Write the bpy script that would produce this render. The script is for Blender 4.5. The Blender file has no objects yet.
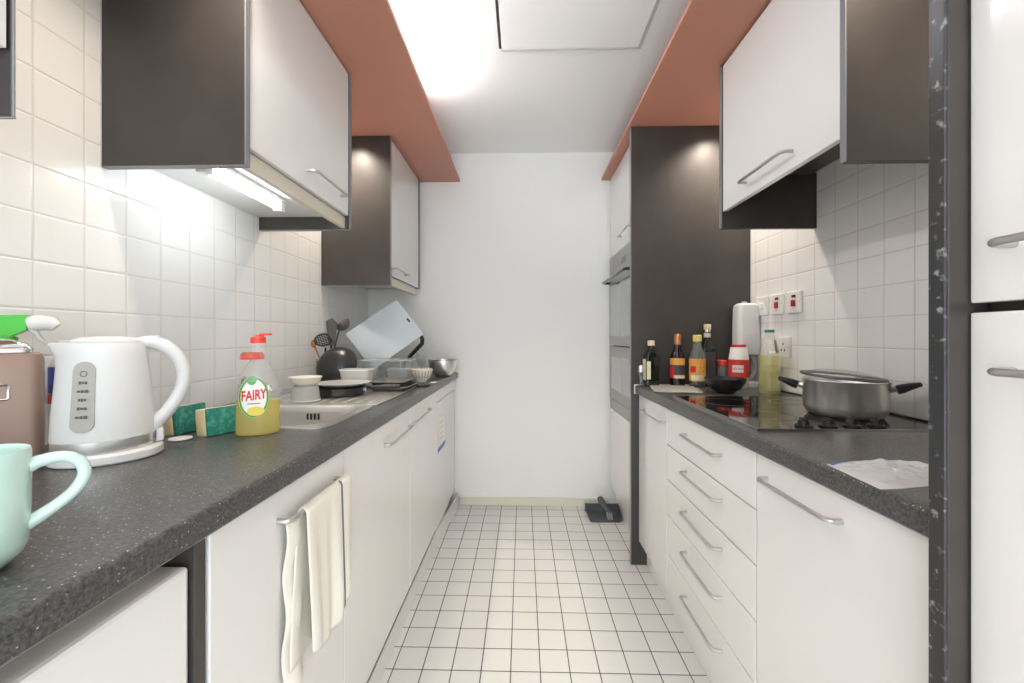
import bpy, bmesh, math, random
from mathutils import Vector, Matrix
random.seed(7)
PI = math.pi
scene = bpy.context.scene
COL = scene.collection

# ------------------------------------------------------------------ camera
cam_data = bpy.data.cameras.new('camera')
cam = bpy.data.objects.new('camera', cam_data)
COL.objects.link(cam)
CAM_H = 1.126
YAW = math.atan(10.5 / 410.0)
cam.location = (0, 0, CAM_H)
cam.rotation_euler = (PI / 2, 0, YAW)
cam_data.sensor_width = 36.0
cam_data.lens = 410.0 * 36.0 / 1024.0
cam_data.shift_y = -4.5 / 1024.0
cam_data.clip_start = 0.01
scene.camera = cam

# ------------------------------------------------------------------ world, exposure
world = bpy.data.worlds.new('daylight')
scene.world = world
world.use_nodes = True
wb = world.node_tree.nodes['Background']
wb.inputs[0].default_value = (0.88, 0.95, 1.0, 1)
wb.inputs[1].default_value = 2.6
scene.view_settings.view_transform = 'Standard'
scene.view_settings.look = 'None'
scene.view_settings.gamma = 1.0
scene.view_settings.use_curve_mapping = False
scene.view_settings.exposure = 0.6
scene.cycles.transparent_max_bounces = 24
UPLIGHT = 26.0        # fluorescent tube lying on the left cornice
TUBE = 13.5           # tube under the wall cabinet
FILL_LAMP = 4.0    # round lamp added behind the camera for soft fill
SPOT = 24.0            # recessed downlights

# ------------------------------------------------------------------ dimensions
WL, WR, YB, YF, ZC = -1.045, 1.12, 2.748, -1.3, 2.359
ZW = 0.889            # worktop height

# ------------------------------------------------------------------ materials
def rgb(r, g, b):
    def f(c):
        c /= 255.0
        return c / 12.92 if c <= 0.04045 else ((c + 0.055) / 1.055) ** 2.4
    return (f(r), f(g), f(b), 1.0)

def mat(name, color, rough=0.5, metal=0.0, spec=0.5, coat=0.0, trans=0.0, ior=1.45, emit=None, estr=0.0, noise=None, bump=None):
    m = bpy.data.materials.new(name)
    m.use_nodes = True
    nt = m.node_tree
    p = nt.nodes['Principled BSDF']
    p.inputs['Base Color'].default_value = color
    p.inputs['Roughness'].default_value = rough
    p.inputs['Metallic'].default_value = metal
    p.inputs['Specular IOR Level'].default_value = spec
    p.inputs['Coat Weight'].default_value = coat
    p.inputs['Coat Roughness'].default_value = 0.05
    p.inputs['Transmission Weight'].default_value = trans
    p.inputs['IOR'].default_value = ior
    if emit:
        p.inputs['Emission Color'].default_value = emit
        p.inputs['Emission Strength'].default_value = estr
    if noise:                       # (scale, colour2, low, high)
        sc, c2, lo, hi = noise
        tc = nt.nodes.new('ShaderNodeTexCoord')
        n = nt.nodes.new('ShaderNodeTexNoise')
        n.inputs['Scale'].default_value = sc
        n.inputs['Detail'].default_value = 4
        r = nt.nodes.new('ShaderNodeValToRGB')
        r.color_ramp.elements[0].position = lo
        r.color_ramp.elements[1].position = hi
        r.color_ramp.elements[0].color = color
        r.color_ramp.elements[1].color = c2
        nt.links.new(tc.outputs['Object'], n.inputs['Vector'])
        nt.links.new(n.outputs['Fac'], r.inputs['Fac'])
        nt.links.new(r.outputs['Color'], p.inputs['Base Color'])
    if bump:                        # (scale, strength, distance)
        tc = nt.nodes.new('ShaderNodeTexCoord')
        n = nt.nodes.new('ShaderNodeTexNoise')
        n.inputs['Scale'].default_value = bump[0]
        n.inputs['Detail'].default_value = 3
        b = nt.nodes.new('ShaderNodeBump')
        b.inputs['Strength'].default_value = bump[1]
        b.inputs['Distance'].default_value = bump[2]
        nt.links.new(tc.outputs['Object'], n.inputs['Vector'])
        nt.links.new(n.outputs['Fac'], b.inputs['Height'])
        nt.links.new(b.outputs['Normal'], p.inputs['Normal'])
    return m

def clear_mat(name, tint=(1, 1, 1, 1), body=0.12, body_color=(0.9, 0.92, 0.92, 1), rough=0.05, gloss=1.45):
    """Thin clear plastic or glass: transparent, a little body and a Fresnel reflection."""
    m = bpy.data.materials.new(name)
    m.use_nodes = True
    nt = m.node_tree
    nt.nodes.clear()
    out = nt.nodes.new('ShaderNodeOutputMaterial')
    tr = nt.nodes.new('ShaderNodeBsdfTransparent')
    tr.inputs[0].default_value = tint
    df = nt.nodes.new('ShaderNodeBsdfDiffuse')
    df.inputs[0].default_value = body_color
    tl = nt.nodes.new('ShaderNodeBsdfTranslucent')
    tl.inputs[0].default_value = body_color
    mixb = nt.nodes.new('ShaderNodeMixShader')
    mixb.inputs[0].default_value = 0.45
    mix1 = nt.nodes.new('ShaderNodeMixShader')
    mix1.inputs[0].default_value = body
    gl = nt.nodes.new('ShaderNodeBsdfGlossy')
    gl.inputs['Roughness'].default_value = rough
    lw = nt.nodes.new('ShaderNodeLayerWeight')
    lw.inputs['Blend'].default_value = 0.5
    pw = nt.nodes.new('ShaderNodeMath'); pw.operation = 'POWER'; pw.inputs[1].default_value = 4.0
    fr = nt.nodes.new('ShaderNodeMath'); fr.operation = 'MULTIPLY_ADD'
    fr.inputs[1].default_value = 0.55; fr.inputs[2].default_value = ((gloss - 1) / (gloss + 1)) ** 2
    mix2 = nt.nodes.new('ShaderNodeMixShader')
    L = nt.links.new
    L(df.outputs[0], mixb.inputs[1]); L(tl.outputs[0], mixb.inputs[2])
    L(tr.outputs[0], mix1.inputs[1]); L(mixb.outputs[0], mix1.inputs[2])
    L(lw.outputs['Facing'], pw.inputs[0]); L(pw.outputs[0], fr.inputs[0])
    L(fr.outputs[0], mix2.inputs[0]); L(mix1.outputs[0], mix2.inputs[1]); L(gl.outputs[0], mix2.inputs[2])
    L(mix2.outputs[0], out.inputs['Surface'])
    return m

def tile_mat(name, axes, offs, pitch, grout, tile_c, grout_c, rough=0.12, bump=0.6, var=0.03):
    m = bpy.data.materials.new(name)
    m.use_nodes = True
    nt = m.node_tree
    p = nt.nodes['Principled BSDF']
    N, L = nt.nodes.new, nt.links.new
    def math_(op, a, b=None):
        n = N('ShaderNodeMath'); n.operation = op
        for i, v in enumerate((a, b)):
            if v is None: continue
            if hasattr(v, 'is_linked'): L(v, n.inputs[i])
            else: n.inputs[i].default_value = v
        return n.outputs[0]
    geo = N('ShaderNodeNewGeometry')
    sep = N('ShaderNodeSeparateXYZ'); L(geo.outputs['Position'], sep.inputs[0])
    ds, cells = [], []
    for ax, of, pi in zip(axes, offs, pitch):
        t = math_('DIVIDE', math_('SUBTRACT', sep.outputs[ax], of), pi)
        cells.append(math_('FLOOR', t))
        fr = math_('FRACT', t)
        ds.append(math_('MULTIPLY', math_('MINIMUM', fr, math_('SUBTRACT', 1.0, fr)), pi))
    d = math_('MINIMUM', ds[0], ds[1])
    ramp = N('ShaderNodeMapRange')
    ramp.inputs['From Min'].default_value = grout * 0.42
    ramp.inputs['From Max'].default_value = grout * 0.58
    L(d, ramp.inputs['Value'])
    comb = N('ShaderNodeCombineXYZ'); L(cells[0], comb.inputs[0]); L(cells[1], comb.inputs[1])
    wn = N('ShaderNodeTexWhiteNoise'); L(comb.outputs[0], wn.inputs['Vector'])
    hsv = N('ShaderNodeHueSaturation'); hsv.inputs['Color'].default_value = tile_c
    L(math_('ADD', 1.0 - var, math_('MULTIPLY', wn.outputs['Value'], 2 * var)), hsv.inputs['Value'])
    mx = N('ShaderNodeMix'); mx.data_type = 'RGBA'
    L(ramp.outputs[0], mx.inputs['Factor'])
    mx.inputs['A'].default_value = grout_c
    L(hsv.outputs[0], mx.inputs['B'])
    L(mx.outputs['Result'], p.inputs['Base Color'])
    rr = N('ShaderNodeMapRange')
    rr.inputs['To Min'].default_value = 0.8; rr.inputs['To Max'].default_value = rough
    L(ramp.outputs[0], rr.inputs['Value']); L(rr.outputs[0], p.inputs['Roughness'])
    h = N('ShaderNodeMapRange'); h.interpolation_type = 'SMOOTHSTEP'
    h.inputs['From Max'].default_value = grout * 1.6
    L(d, h.inputs['Value'])
    b = N('ShaderNodeBump'); b.inputs['Strength'].default_value = bump; b.inputs['Distance'].default_value = 0.002
    L(h.outputs[0], b.inputs['Height']); L(b.outputs[0], p.inputs['Normal'])
    return m

def worktop_mat(name):
    m = bpy.data.materials.new(name)
    m.use_nodes = True
    nt = m.node_tree
    p = nt.nodes['Principled BSDF']
    N, L = nt.nodes.new, nt.links.new
    geo = N('ShaderNodeNewGeometry')
    n1 = N('ShaderNodeTexNoise'); n1.inputs['Scale'].default_value = 210; n1.inputs['Detail'].default_value = 5
    n1.inputs['Roughness'].default_value = 0.7
    r1 = N('ShaderNodeValToRGB')
    e = r1.color_ramp.elements
    e[0].position, e[0].color = 0.34, rgb(34, 34, 35)
    e[1].position, e[1].color = 0.66, rgb(94, 94, 93)
    v = N('ShaderNodeTexVoronoi'); v.inputs['Scale'].default_value = 170; v.inputs['Randomness'].default_value = 1
    mr = N('ShaderNodeMapRange'); mr.inputs['From Min'].default_value = 0.2; mr.inputs['From Max'].default_value = 0.1
    sep = N('ShaderNodeSeparateColor')
    th = N('ShaderNodeMath'); th.operation = 'GREATER_THAN'; th.inputs[1].default_value = 0.45
    mu = N('ShaderNodeMath'); mu.operation = 'MULTIPLY'
    mx = N('ShaderNodeMix'); mx.data_type = 'RGBA'
    mx.inputs['B'].default_value = rgb(205, 205, 203)
    for t in (n1, v): L(geo.outputs['Position'], t.inputs['Vector'])
    L(n1.outputs['Fac'], r1.inputs['Fac'])
    L(v.outputs['Distance'], mr.inputs['Value']); L(v.outputs['Color'], sep.inputs[0]); L(sep.outputs[0], th.inputs[0])
    L(mr.outputs[0], mu.inputs[0]); L(th.outputs[0], mu.inputs[1])
    L(mu.outputs[0], mx.inputs['Factor']); L(r1.outputs['Color'], mx.inputs['A'])
    L(mx.outputs['Result'], p.inputs['Base Color'])
    p.inputs['Roughness'].default_value = 0.3
    p.inputs['Specular IOR Level'].default_value = 0.5
    return m

M = {}
M['wall'] = mat('wall_paint', rgb(244, 243, 240), 0.75, bump=(60, 0.08, 0.002))
M['ceiling'] = mat('ceiling_paint', rgb(249, 249, 248), 0.8)
M['floor'] = tile_mat('floor_tiles', (0, 1), (-0.439, 1.38), (0.0998, 0.0998), 0.0034, rgb(222, 220, 216), rgb(66, 62, 58), 0.2, 0.3, 0.012)
M['tile_left'] = tile_mat('wall_tiles_left', (1, 2), (0.849, 1.187), (0.1033, 0.1027), 0.0026, rgb(232, 231, 229), rgb(214, 210, 204), 0.12, 0.5, 0.01)
M['tile_right'] = tile_mat('wall_tiles_right', (1, 2), (1.2, 1.286), (0.1, 0.0975), 0.0026, rgb(243, 241, 238), rgb(214, 210, 204), 0.12, 0.5, 0.01)
M['white'] = mat('white_gloss', rgb(228, 226, 223), 0.16, coat=0.4)
M['cream'] = mat('cream_board', rgb(216, 206, 188), 0.5)
M['black'] = mat('black_board', rgb(60, 56, 54), 0.4, spec=0.6, noise=(9, rgb(67, 62, 59), 0.35, 0.7))
M['edge'] = mat('grey_edging', rgb(128, 128, 131), 0.35, spec=0.6)
M['worn_edge'] = mat('worn_black_edging', rgb(48, 48, 50), 0.3, spec=0.6, noise=(95, rgb(150, 152, 152), 0.6, 0.74))
M['carcass'] = mat('dark_carcass', rgb(58, 54, 50), 0.6)
M['terracotta'] = mat('terracotta_board', rgb(192, 134, 115), 0.42)
M['worktop'] = worktop_mat('speckled_worktop')
M['steel'] = mat('brushed_steel', rgb(228, 226, 222), 0.3, 0.88)
M['sink'] = mat('sink_steel', rgb(205, 203, 198), 0.34, 0.85)
M['chrome'] = mat('chrome', rgb(214, 214, 214), 0.12, 1.0)
M['handle'] = mat('satin_handle', rgb(196, 194, 191), 0.33, 0.85)
M['oven_steel'] = mat('oven_steel', rgb(160, 160, 158), 0.35, 0.9)
M['oven_glass'] = mat('oven_glass', rgb(138, 140, 140), 0.08, spec=0.9, coat=0.6)
M['oven_dark'] = mat('oven_dark', rgb(36, 37, 38), 0.12, spec=0.7)
M['ceramic_glass'] = mat('hob_glass', rgb(16, 16, 18), 0.05, spec=0.8)
M['white_plastic'] = mat('white_plastic', rgb(220, 219, 217), 0.3)
M['grey_window'] = mat('gauge_grey', rgb(168, 164, 156), 0.25)
M['mark'] = mat('gauge_marks', rgb(96, 92, 86), 0.5)
M['mint'] = mat('mint_glaze', rgb(196, 222, 213), 0.12, coat=0.5)
M['taupe'] = mat('taupe_lacquer', rgb(152, 128, 117), 0.28, 0.3, coat=0.3)
M['green'] = mat('green_plastic', rgb(62, 190, 40), 0.35)
M['clear'] = clear_mat('clear_plastic', body=0.16)
M['blue_label'] = mat('blue_label', rgb(64, 84, 178), 0.4)
M['red_label'] = mat('red_label', rgb(216, 60, 48), 0.4)
M['red_cap'] = mat('red_cap', rgb(226, 70, 50), 0.35)
M['red_clear'] = clear_mat('clear_red_plastic', (1.0, 0.55, 0.48, 1), 0.5, rgb(240, 120, 100))
M['yellow_liquid'] = clear_mat('yellow_liquid', (0.97, 0.92, 0.4, 1), 0.42, rgb(236, 214, 60), 0.1)
M['oil'] = clear_mat('pale_oil', (0.97, 0.96, 0.68, 1), 0.25, rgb(226, 220, 130), 0.1)
M['label_white'] = mat('label_white', rgb(240, 238, 230), 0.5)
M['label_yellow'] = mat('label_yellow', rgb(232, 214, 96), 0.5)
M['label_green'] = mat('label_green', rgb(84, 158, 70), 0.5)
M['print_red'] = mat('print_red', rgb(214, 40, 44), 0.5)
M['sponge_green'] = mat('scourer_green', rgb(40, 128, 110), 0.9, noise=(70, rgb(110, 180, 165), 0.5, 0.8), bump=(260, 0.8, 0.004))
M['sponge_cream'] = mat('sponge_cream', rgb(236, 216, 170), 0.9, bump=(300, 0.6, 0.003))
M['towel'] = mat('towel_cotton', rgb(232, 226, 214), 0.95, bump=(500, 0.5, 0.002))
M['stripe'] = mat('towel_stripe', rgb(112, 112, 120), 0.95)
M['nonstick'] = mat('nonstick', rgb(40, 40, 41), 0.32, spec=0.6)
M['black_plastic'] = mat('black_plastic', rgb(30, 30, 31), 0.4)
M['grey_metal'] = mat('grey_bakeware', rgb(112, 108, 106), 0.38, 0.6)
M['board_blue'] = mat('pale_board', rgb(186, 194, 199), 0.35)
M['glass'] = clear_mat('glass', (0.97, 0.98, 0.98, 1), 0.08, rgb(222, 226, 226), 0.03, 1.6)
M['glass_rim'] = clear_mat('glass_rim', (0.97, 0.98, 0.98, 1), 0.4, rgb(226, 230, 230), 0.03, 1.6)
M['tub'] = clear_mat('milky_tub', (0.95, 0.95, 0.95, 1), 0.65, rgb(228, 228, 226), 0.2)
M['ivory'] = mat('ivory_ceramic', rgb(226, 220, 204), 0.25)
M['bowl_rib'] = mat('grey_stripes', rgb(150, 142, 126), 0.3)
M['wood'] = mat('wood', rgb(176, 126, 84), 0.6)
M['green_glass'] = mat('dark_green_glass', rgb(22, 28, 18), 0.06, spec=0.8)
M['brown_glass'] = mat('dark_brown_glass', rgb(26, 18, 14), 0.06, spec=0.8)
M['cap_cream'] = mat('cream_cap', rgb(222, 208, 176), 0.4)
M['cap_copper'] = mat('copper_cap', rgb(196, 128, 84), 0.3, 0.5)
M['cap_yellow'] = mat('yellow_cap', rgb(226, 212, 110), 0.4)
M['label_cream'] = mat('label_cream', rgb(222, 214, 184), 0.6)
M['label_orange'] = mat('label_orange', rgb(232, 170, 88), 0.5, noise=(120, rgb(206, 92, 60), 0.55, 0.65))
M['label_amber'] = mat('label_amber', rgb(224, 160, 70), 0.5)
M['label_dark'] = mat('label_dark', rgb(70, 66, 66), 0.5)
M['bag'] = clear_mat('clear_bag', (0.97, 0.98, 1, 1), 0.75, rgb(252, 253, 255), 0.1, 1.5)
M['bag_blue'] = clear_mat('blue_bag_print', (0.6, 0.7, 1, 1), 0.7, rgb(110, 140, 226), 0.2)
M['speckle_glass'] = mat('speckled_glass', rgb(190, 188, 178), 0.25, noise=(150, rgb(140, 138, 130), 0.55, 0.7))
M['teal_cap'] = mat('teal_cap', rgb(40, 150, 112), 0.4)
M['red_rocker'] = mat('red_rocker', rgb(176, 38, 42), 0.35)
M['socket'] = mat('socket_white', rgb(236, 234, 230), 0.35)
M['grey_plastic'] = mat('grey_plastic', rgb(170, 170, 168), 0.4)
M['tube'] = mat('lit_tube', (1, 1, 1, 1), 0.4, emit=(0.9, 0.96, 1.0, 1), estr=TUBE)
M['uplight'] = mat('lit_uplight', (1, 1, 1, 1), 0.4, emit=(0.9, 0.96, 1.0, 1), estr=UPLIGHT)
M['fill_lamp'] = mat('lit_fill_lamp', (1, 1, 1, 1), 0.4, emit=(0.9, 0.96, 1.0, 1), estr=FILL_LAMP)
M['down_lamp'] = mat('lit_downlight', (1, 1, 1, 1), 0.4, emit=(1.0, 0.85, 0.65, 1), estr=6.0)
M['dustpan'] = mat('dustpan_plastic', rgb(84, 88, 90), 0.5)
M['bristle'] = mat('bristles', rgb(150, 160, 160), 0.8)
M['sealant'] = mat('dark_sealant', rgb(66, 60, 54), 0.6)

# ------------------------------------------------------------------ builders
ROOT = {}

def local_inv(parent):
    return ROOT[parent.name].inverted() if parent is not None and parent.name in ROOT else Matrix.Identity(4)

def thing(name, label, cat, loc=(0, 0, 0), rotz=0.0, group=None):
    o = bpy.data.objects.new(name, None)
    COL.objects.link(o)
    o.empty_display_size = 0.05
    o.location = loc
    o.rotation_euler = (0, 0, rotz)
    ROOT[o.name] = Matrix.Translation(loc) @ Matrix.Rotation(rotz, 4, 'Z')
    o['label'] = label
    o['category'] = cat
    if group: o['group'] = group
    return o

def tag(o, label, cat, group=None):
    o['label'] = label; o['category'] = cat
    if group: o['group'] = group
    return o

class MB:
    """Collects shapes in one bmesh. Coordinates are the world's unless a matrix is given."""
    def __init__(self, xf=None):
        self.bm = bmesh.new()
        self.xf = xf or Matrix.Identity(4)
        self.mi = 0
    def _v(self, p): return self.bm.verts.new(self.xf @ Vector(p))
    def _f(self, vs):
        try:
            f = self.bm.faces.new(vs); f.material_index = self.mi; return f
        except ValueError:
            return None
    def box(self, x0, x1, y0, y1, z0, z1, bev=0.0, seg=2):
        x0, x1 = sorted((x0, x1)); y0, y1 = sorted((y0, y1)); z0, z1 = sorted((z0, z1))
        v = [self._v(p) for p in ((x0,y0,z0),(x1,y0,z0),(x1,y1,z0),(x0,y1,z0),(x0,y0,z1),(x1,y0,z1),(x1,y1,z1),(x0,y1,z1))]
        fs = [self._f([v[i] for i in q]) for q in ((3,2,1,0),(4,5,6,7),(0,1,5,4),(1,2,6,5),(2,3,7,6),(3,0,4,7))]
        if bev > 0:
            es = list({e for f in fs for e in f.edges})
            r = bmesh.ops.bevel(self.bm, geom=es, offset=bev, segments=seg, profile=0.5, affect='EDGES', clamp_overlap=True)
            for f in r['faces']: f.material_index = self.mi
        return self
    def rings(self, rings, close=True, cap0=True, cap1=True):
        vs = [[self._v(p) for p in r] for r in rings]
        n = len(vs[0])
        for a, b in zip(vs[:-1], vs[1:]):
            for i in range(n if close else n - 1):
                j = (i + 1) % n
                self._f([a[i], a[j], b[j], b[i]])
        if close and cap0: self._f(list(reversed(vs[0])))
        if close and cap1: self._f(vs[-1])
        return self
    def lathe(self, prof, c=(0, 0, 0), seg=32, sx=1.0, sy=1.0, cap0=True, cap1=True):
        rs = []
        for r, z in prof:
            r = max(r, 0.0004)
            rs.append([(c[0] + r * sx * math.cos(2*PI*i/seg), c[1] + r * sy * math.sin(2*PI*i/seg), c[2] + z) for i in range(seg)])
        return self.rings(rs, True, cap0, cap1)
    def tube(self, path, r, seg=10, closed=False, flat=1.0):
        P = [Vector(p) for p in path]
        n = len(P)
        rs = []
        up = None
        for i, p in enumerate(P):
            if closed: t = P[(i+1) % n] - P[i-1]
            else: t = P[min(i+1, n-1)] - P[max(i-1, 0)]
            t.normalize()
            if up is None:
                up = Vector((0, 0, 1)) if abs(t.z) < 0.9 else Vector((1, 0, 0))
            s = t.cross(up).normalized(); u = s.cross(t).normalized(); up = u
            rr = r[i] if isinstance(r, (list, tuple)) else r
            rs.append([p + s * rr * flat * math.cos(2*PI*k/seg) + u * rr * math.sin(2*PI*k/seg) for k in range(seg)])
        if closed:
            rs.append(rs[0])
            return self.rings(rs, True, False, False)
        return self.rings(rs)
    def prism(self, poly, ext):
        """poly: 3D points of a planar face; ext: extrusion vector."""
        e = Vector(ext)
        return self.rings([[Vector(p) for p in poly], [Vector(p) + e for p in poly]])
    def sphere(self, c, r, sx=1, sy=1, sz=1, nu=16, nv=10):
        rs = []
        for j in range(nv + 1):
            a = -PI/2 + PI * j / nv
            q = max(math.cos(a), 0.01)
            rs.append([(c[0] + r*sx*q*math.cos(2*PI*i/nu), c[1] + r*sy*q*math.sin(2*PI*i/nu), c[2] + r*sz*math.sin(a)) for i in range(nu)])
        return self.rings(rs)
    def grid(self, fn, nu, nv):
        vs = [[self._v(fn(i / nu, j / nv)) for j in range(nv + 1)] for i in range(nu + 1)]
        for i in range(nu):
            for j in range(nv):
                self._f([vs[i][j], vs[i+1][j], vs[i+1][j+1], vs[i][j+1]])
        return self
    def build(self, name, mats, parent=None, smooth=False, solid=0.0, angle=35, sub=0):
        if not isinstance(mats, (list, tuple)): mats = [mats]
        me = bpy.data.meshes.new(name)
        self.bm.transform(local_inv(parent))
        bmesh.ops.recalc_face_normals(self.bm, faces=self.bm.faces[:])
        self.bm.to_mesh(me); self.bm.free()
        o = bpy.data.objects.new(name, me)
        COL.objects.link(o)
        for m in mats: me.materials.append(M[m] if isinstance(m, str) else m)
        if parent is not None:
            o.parent = parent
            if parent.name in ROOT: ROOT[o.name] = ROOT[parent.name]
        if smooth:
            for p in me.polygons: p.use_smooth = True
            try: me.set_sharp_from_angle(angle=math.radians(angle))
            except Exception: pass
        if solid:
            s = o.modifiers.new('thickness', 'SOLIDIFY'); s.thickness = solid; s.offset = 0
        if sub:
            s = o.modifiers.new('smooth', 'SUBSURF'); s.levels = sub; s.render_levels = sub
        return o

def struct(name, mb, m, **k):
    o = mb.build(name, m, None, **k)
    o['kind'] = 'structure'
    return o

def smooth(path, n=5):
    P = [Vector(p) for p in path]
    P = [2*P[0] - P[1]] + P + [2*P[-1] - P[-2]]
    out = []
    for i in range(1, len(P) - 2):
        a, b, c, d = P[i-1:i+3]
        for k in range(n):
            t = k / n
            out.append(0.5 * (2*b + (c - a)*t + (2*a - 5*b + 4*c - d)*t*t + (3*b - a - 3*c + d)*t**3))
    return out + [P[-2]]

def sradii(r, n=5):
    out = []
    for a, b in zip(r[:-1], r[1:]):
        out += [a + (b - a) * k / n for k in range(n)]
    return out + [r[-1]]

def rrect(cx, cy, hx, hy, r, z, n=6):
    pts = []
    for sx, sy, a0 in ((1, 1, 0), (-1, 1, PI/2), (-1, -1, PI), (1, -1, 1.5*PI)):
        for k in range(n + 1):
            a = a0 + PI/2 * k / n
            pts.append((cx + sx*(hx - r) + r*math.cos(a), cy + sy*(hy - r) + r*math.sin(a), z))
    return pts

def text_mesh(name, txt, size, m, parent, place, warp=None, extrude=0.0, spread=1.0, bold=0.0):
    """Lettering as a mesh. place: matrix for the flat text (x right, y up); warp: function on flat coordinates instead."""
    cu = bpy.data.curves.new(name, 'FONT')
    cu.body = txt; cu.size = size; cu.align_x = 'CENTER'; cu.align_y = 'CENTER'
    cu.extrude = extrude; cu.offset = bold; cu.space_character = spread
    cu.resolution_u = 3
    t = bpy.data.objects.new(name, cu)
    COL.objects.link(t)
    bpy.context.view_layer.update()
    me = bpy.data.meshes.new_from_object(t.evaluated_get(bpy.context.evaluated_depsgraph_get()))
    bpy.data.objects.remove(t)
    bpy.data.curves.remove(cu)
    me.materials.clear(); me.materials.append(M[m])
    inv = local_inv(parent)
    for v in me.vertices:
        q = Vector(warp(v.co.x, v.co.y, v.co.z)) if warp else place @ v.co
        v.co = inv @ q
    me.name = name
    o = bpy.data.objects.new(name, me)
    COL.objects.link(o)
    o.parent = parent
    return o

def bow(X, ya, yb, z, out, vertical=None):
    """Path of a D handle: leaves the door at ya, runs at distance out, returns at yb."""
    s = 1 if yb > ya else -1
    r = 0.018
    pts = [(X, ya, z), (X + out * 0.55, ya, z)]
    for k in range(1, 5):
        a = PI/2 * k / 4
        pts.append((X + out * (0.55 + 0.45 * math.sin(a)), ya + s * r * (1 - math.cos(a)), z))
    for k in range(3, -1, -1):
        a = PI/2 * k / 4
        pts.append((X + out * (0.55 + 0.45 * math.sin(a)), yb - s * r * (1 - math.cos(a)), z))
    pts.append((X, yb, z))
    return pts

def door(parent, face, sgn, y0, y1, z0, z1, handle=None, name='door', m='white', th=0.018, hout=0.032, hr=0.005):
    """A slab whose outer face lies at X = face and looks along sgn; handle = (ya, yb, z)."""
    d = MB().box(face - sgn * th, face, y0 + 0.0024, y1 - 0.0024, z0 + 0.002, z1 - 0.002, 0.0015, 1).build(name, m, parent)
    if handle:
        ya, yb, z = handle
        MB().tube(bow(face - sgn * 0.001, ya, yb, z, sgn * hout), hr, 10).build('handle', 'handle', d, True)
    return d

# ================================================================== the room
struct('floor', MB().box(WL - 0.05, WR + 0.05, YF, YB + 0.05, -0.05, 0), 'floor')
struct('ceiling', MB().box(WL - 0.05, WR + 0.05, YF, YB + 0.05, ZC, ZC + 0.05), 'ceiling')
struct('wall_left', MB().box(WL - 0.05, WL, YF, YB + 0.05, 0, ZC), 'tile_left')
struct('wall_right', MB().box(WR, WR + 0.05, YF, YB + 0.05, 0, ZC), 'tile_right')
struct('wall_back', MB().box(WL, WR, YB, YB + 0.05, 0, ZC), 'wall')
struct('baseboard_back', MB().box(-0.42, 0.57, YB - 0.016, YB, 0, 0.055, 0.004), mat('baseboard_paint', rgb(226, 222, 206), 0.5))

# access hatch in the ceiling
hatch_line = mat('hatch_line', rgb(208, 208, 207), 0.6)
h = thing('ceiling_hatch', 'large flat white access hatch set into the ceiling with a dark gap at one edge', 'hatch', (0.2, 1.1, ZC))
MB().box(-0.086, 0.488, 0.55, 1.742, ZC - 0.012, ZC - 0.001, 0.002, 1).build('panel', 'ceiling', h)
MB().box(-0.1, -0.09, 0.55, 1.744, ZC - 0.006, ZC - 0.0005).build('gap_strip', 'carcass', h)
MB().box(-0.09, 0.49, 1.743, 1.752, ZC - 0.013, ZC - 0.0005).build('edge_strip', hatch_line, h)
MB().box(0.49, 0.502, 0.55, 1.76, ZC - 0.007, ZC - 0.0005).build('edge_strip', hatch_line, h)

# ------------------------------------------------------------------ cornice boards with their lamps
bl = MB().box(WL + 0.001, -0.42, -0.9, YB - 0.001, 2.168, 2.186, 0.002, 1).build('cornice_board', 'terracotta')
tag(bl, 'long terracotta cornice board over the cabinets on the sink side', 'cornice')
br = MB().box(0.525, WR - 0.001, -0.9, YB - 0.001, 2.168, 2.186, 0.002, 1).build('cornice_board', 'terracotta')
tag(br, 'long terracotta cornice board over the cabinets on the hob side', 'cornice')

tl = thing('fluorescent_light', 'lit fluorescent tube lying hidden on top of the terracotta cornice board', 'light', (-0.48, 1.2, 2.186))
MB().box(-0.51, -0.472, 0.35, 2.05, 2.187, 2.225, 0.003).build('batten', 'white_plastic', tl)
MB().tube([(-0.456, 0.4, 2.215), (-0.456, 2.0, 2.215)], 0.011, 14).build('tube', 'uplight', tl, True)
for y in (0.38, 2.02):
    MB().box(-0.47, -0.446, y - 0.018, y + 0.018, 2.203, 2.227, 0.003).build('end_cap', 'white_plastic', tl)

cl = thing('added_fill_light', 'added round white fill lamp with glowing diffuser, unseen behind the viewer', 'light', (0.0, -0.25, ZC))  # unseen lamp, added to soften and brighten the room
MB().lathe([(0.2, 0), (0.2, -0.03), (0.185, -0.035)], (0, -0.25, ZC - 0.001), 40).build('base', 'white_plastic', cl, True)
MB().lathe([(0.18, -0.034), (0.17, -0.06), (0.12, -0.085), (0.0, -0.095)], (0, -0.25, ZC - 0.002), 40).build('diffuser', 'fill_lamp', cl, True)

def downlight(x, y, label, power=1.0):
    t = thing('downlight', label, 'light', (x, y, 2.168), 0, 'downlights in the cornice boards')
    MB().lathe([(0.034, 0.0), (0.034, -0.006), (0.026, -0.007), (0.025, -0.002)], (x, y, 2.1675), 28, cap1=False).build('rim', 'chrome', t, True)
    MB().lathe([(0.0245, -0.0015), (0.0, -0.002)], (x, y, 2.1675), 24).build('lamp', 'down_lamp', t, True)
    ld = bpy.data.lights.new('downlight_beam', 'SPOT')
    ld.energy = SPOT * power; ld.color = (1.0, 0.88, 0.74); ld.spot_size = math.radians(140); ld.spot_blend = 1.0; ld.shadow_soft_size = 0.025
    lo = bpy.data.objects.new('downlight_beam', ld)
    COL.objects.link(lo)
    lo.location = (0, 0, -0.012); lo.parent = t
downlight(-0.88, 1.96, 'recessed downlight over the sink between the two wall cabinets')
downlight(0.955, 1.89, 'recessed downlight above the bottles beside the tall black panel')
downlight(-0.64, 0.83, 'recessed downlight above the kettle', 0.75)
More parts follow.
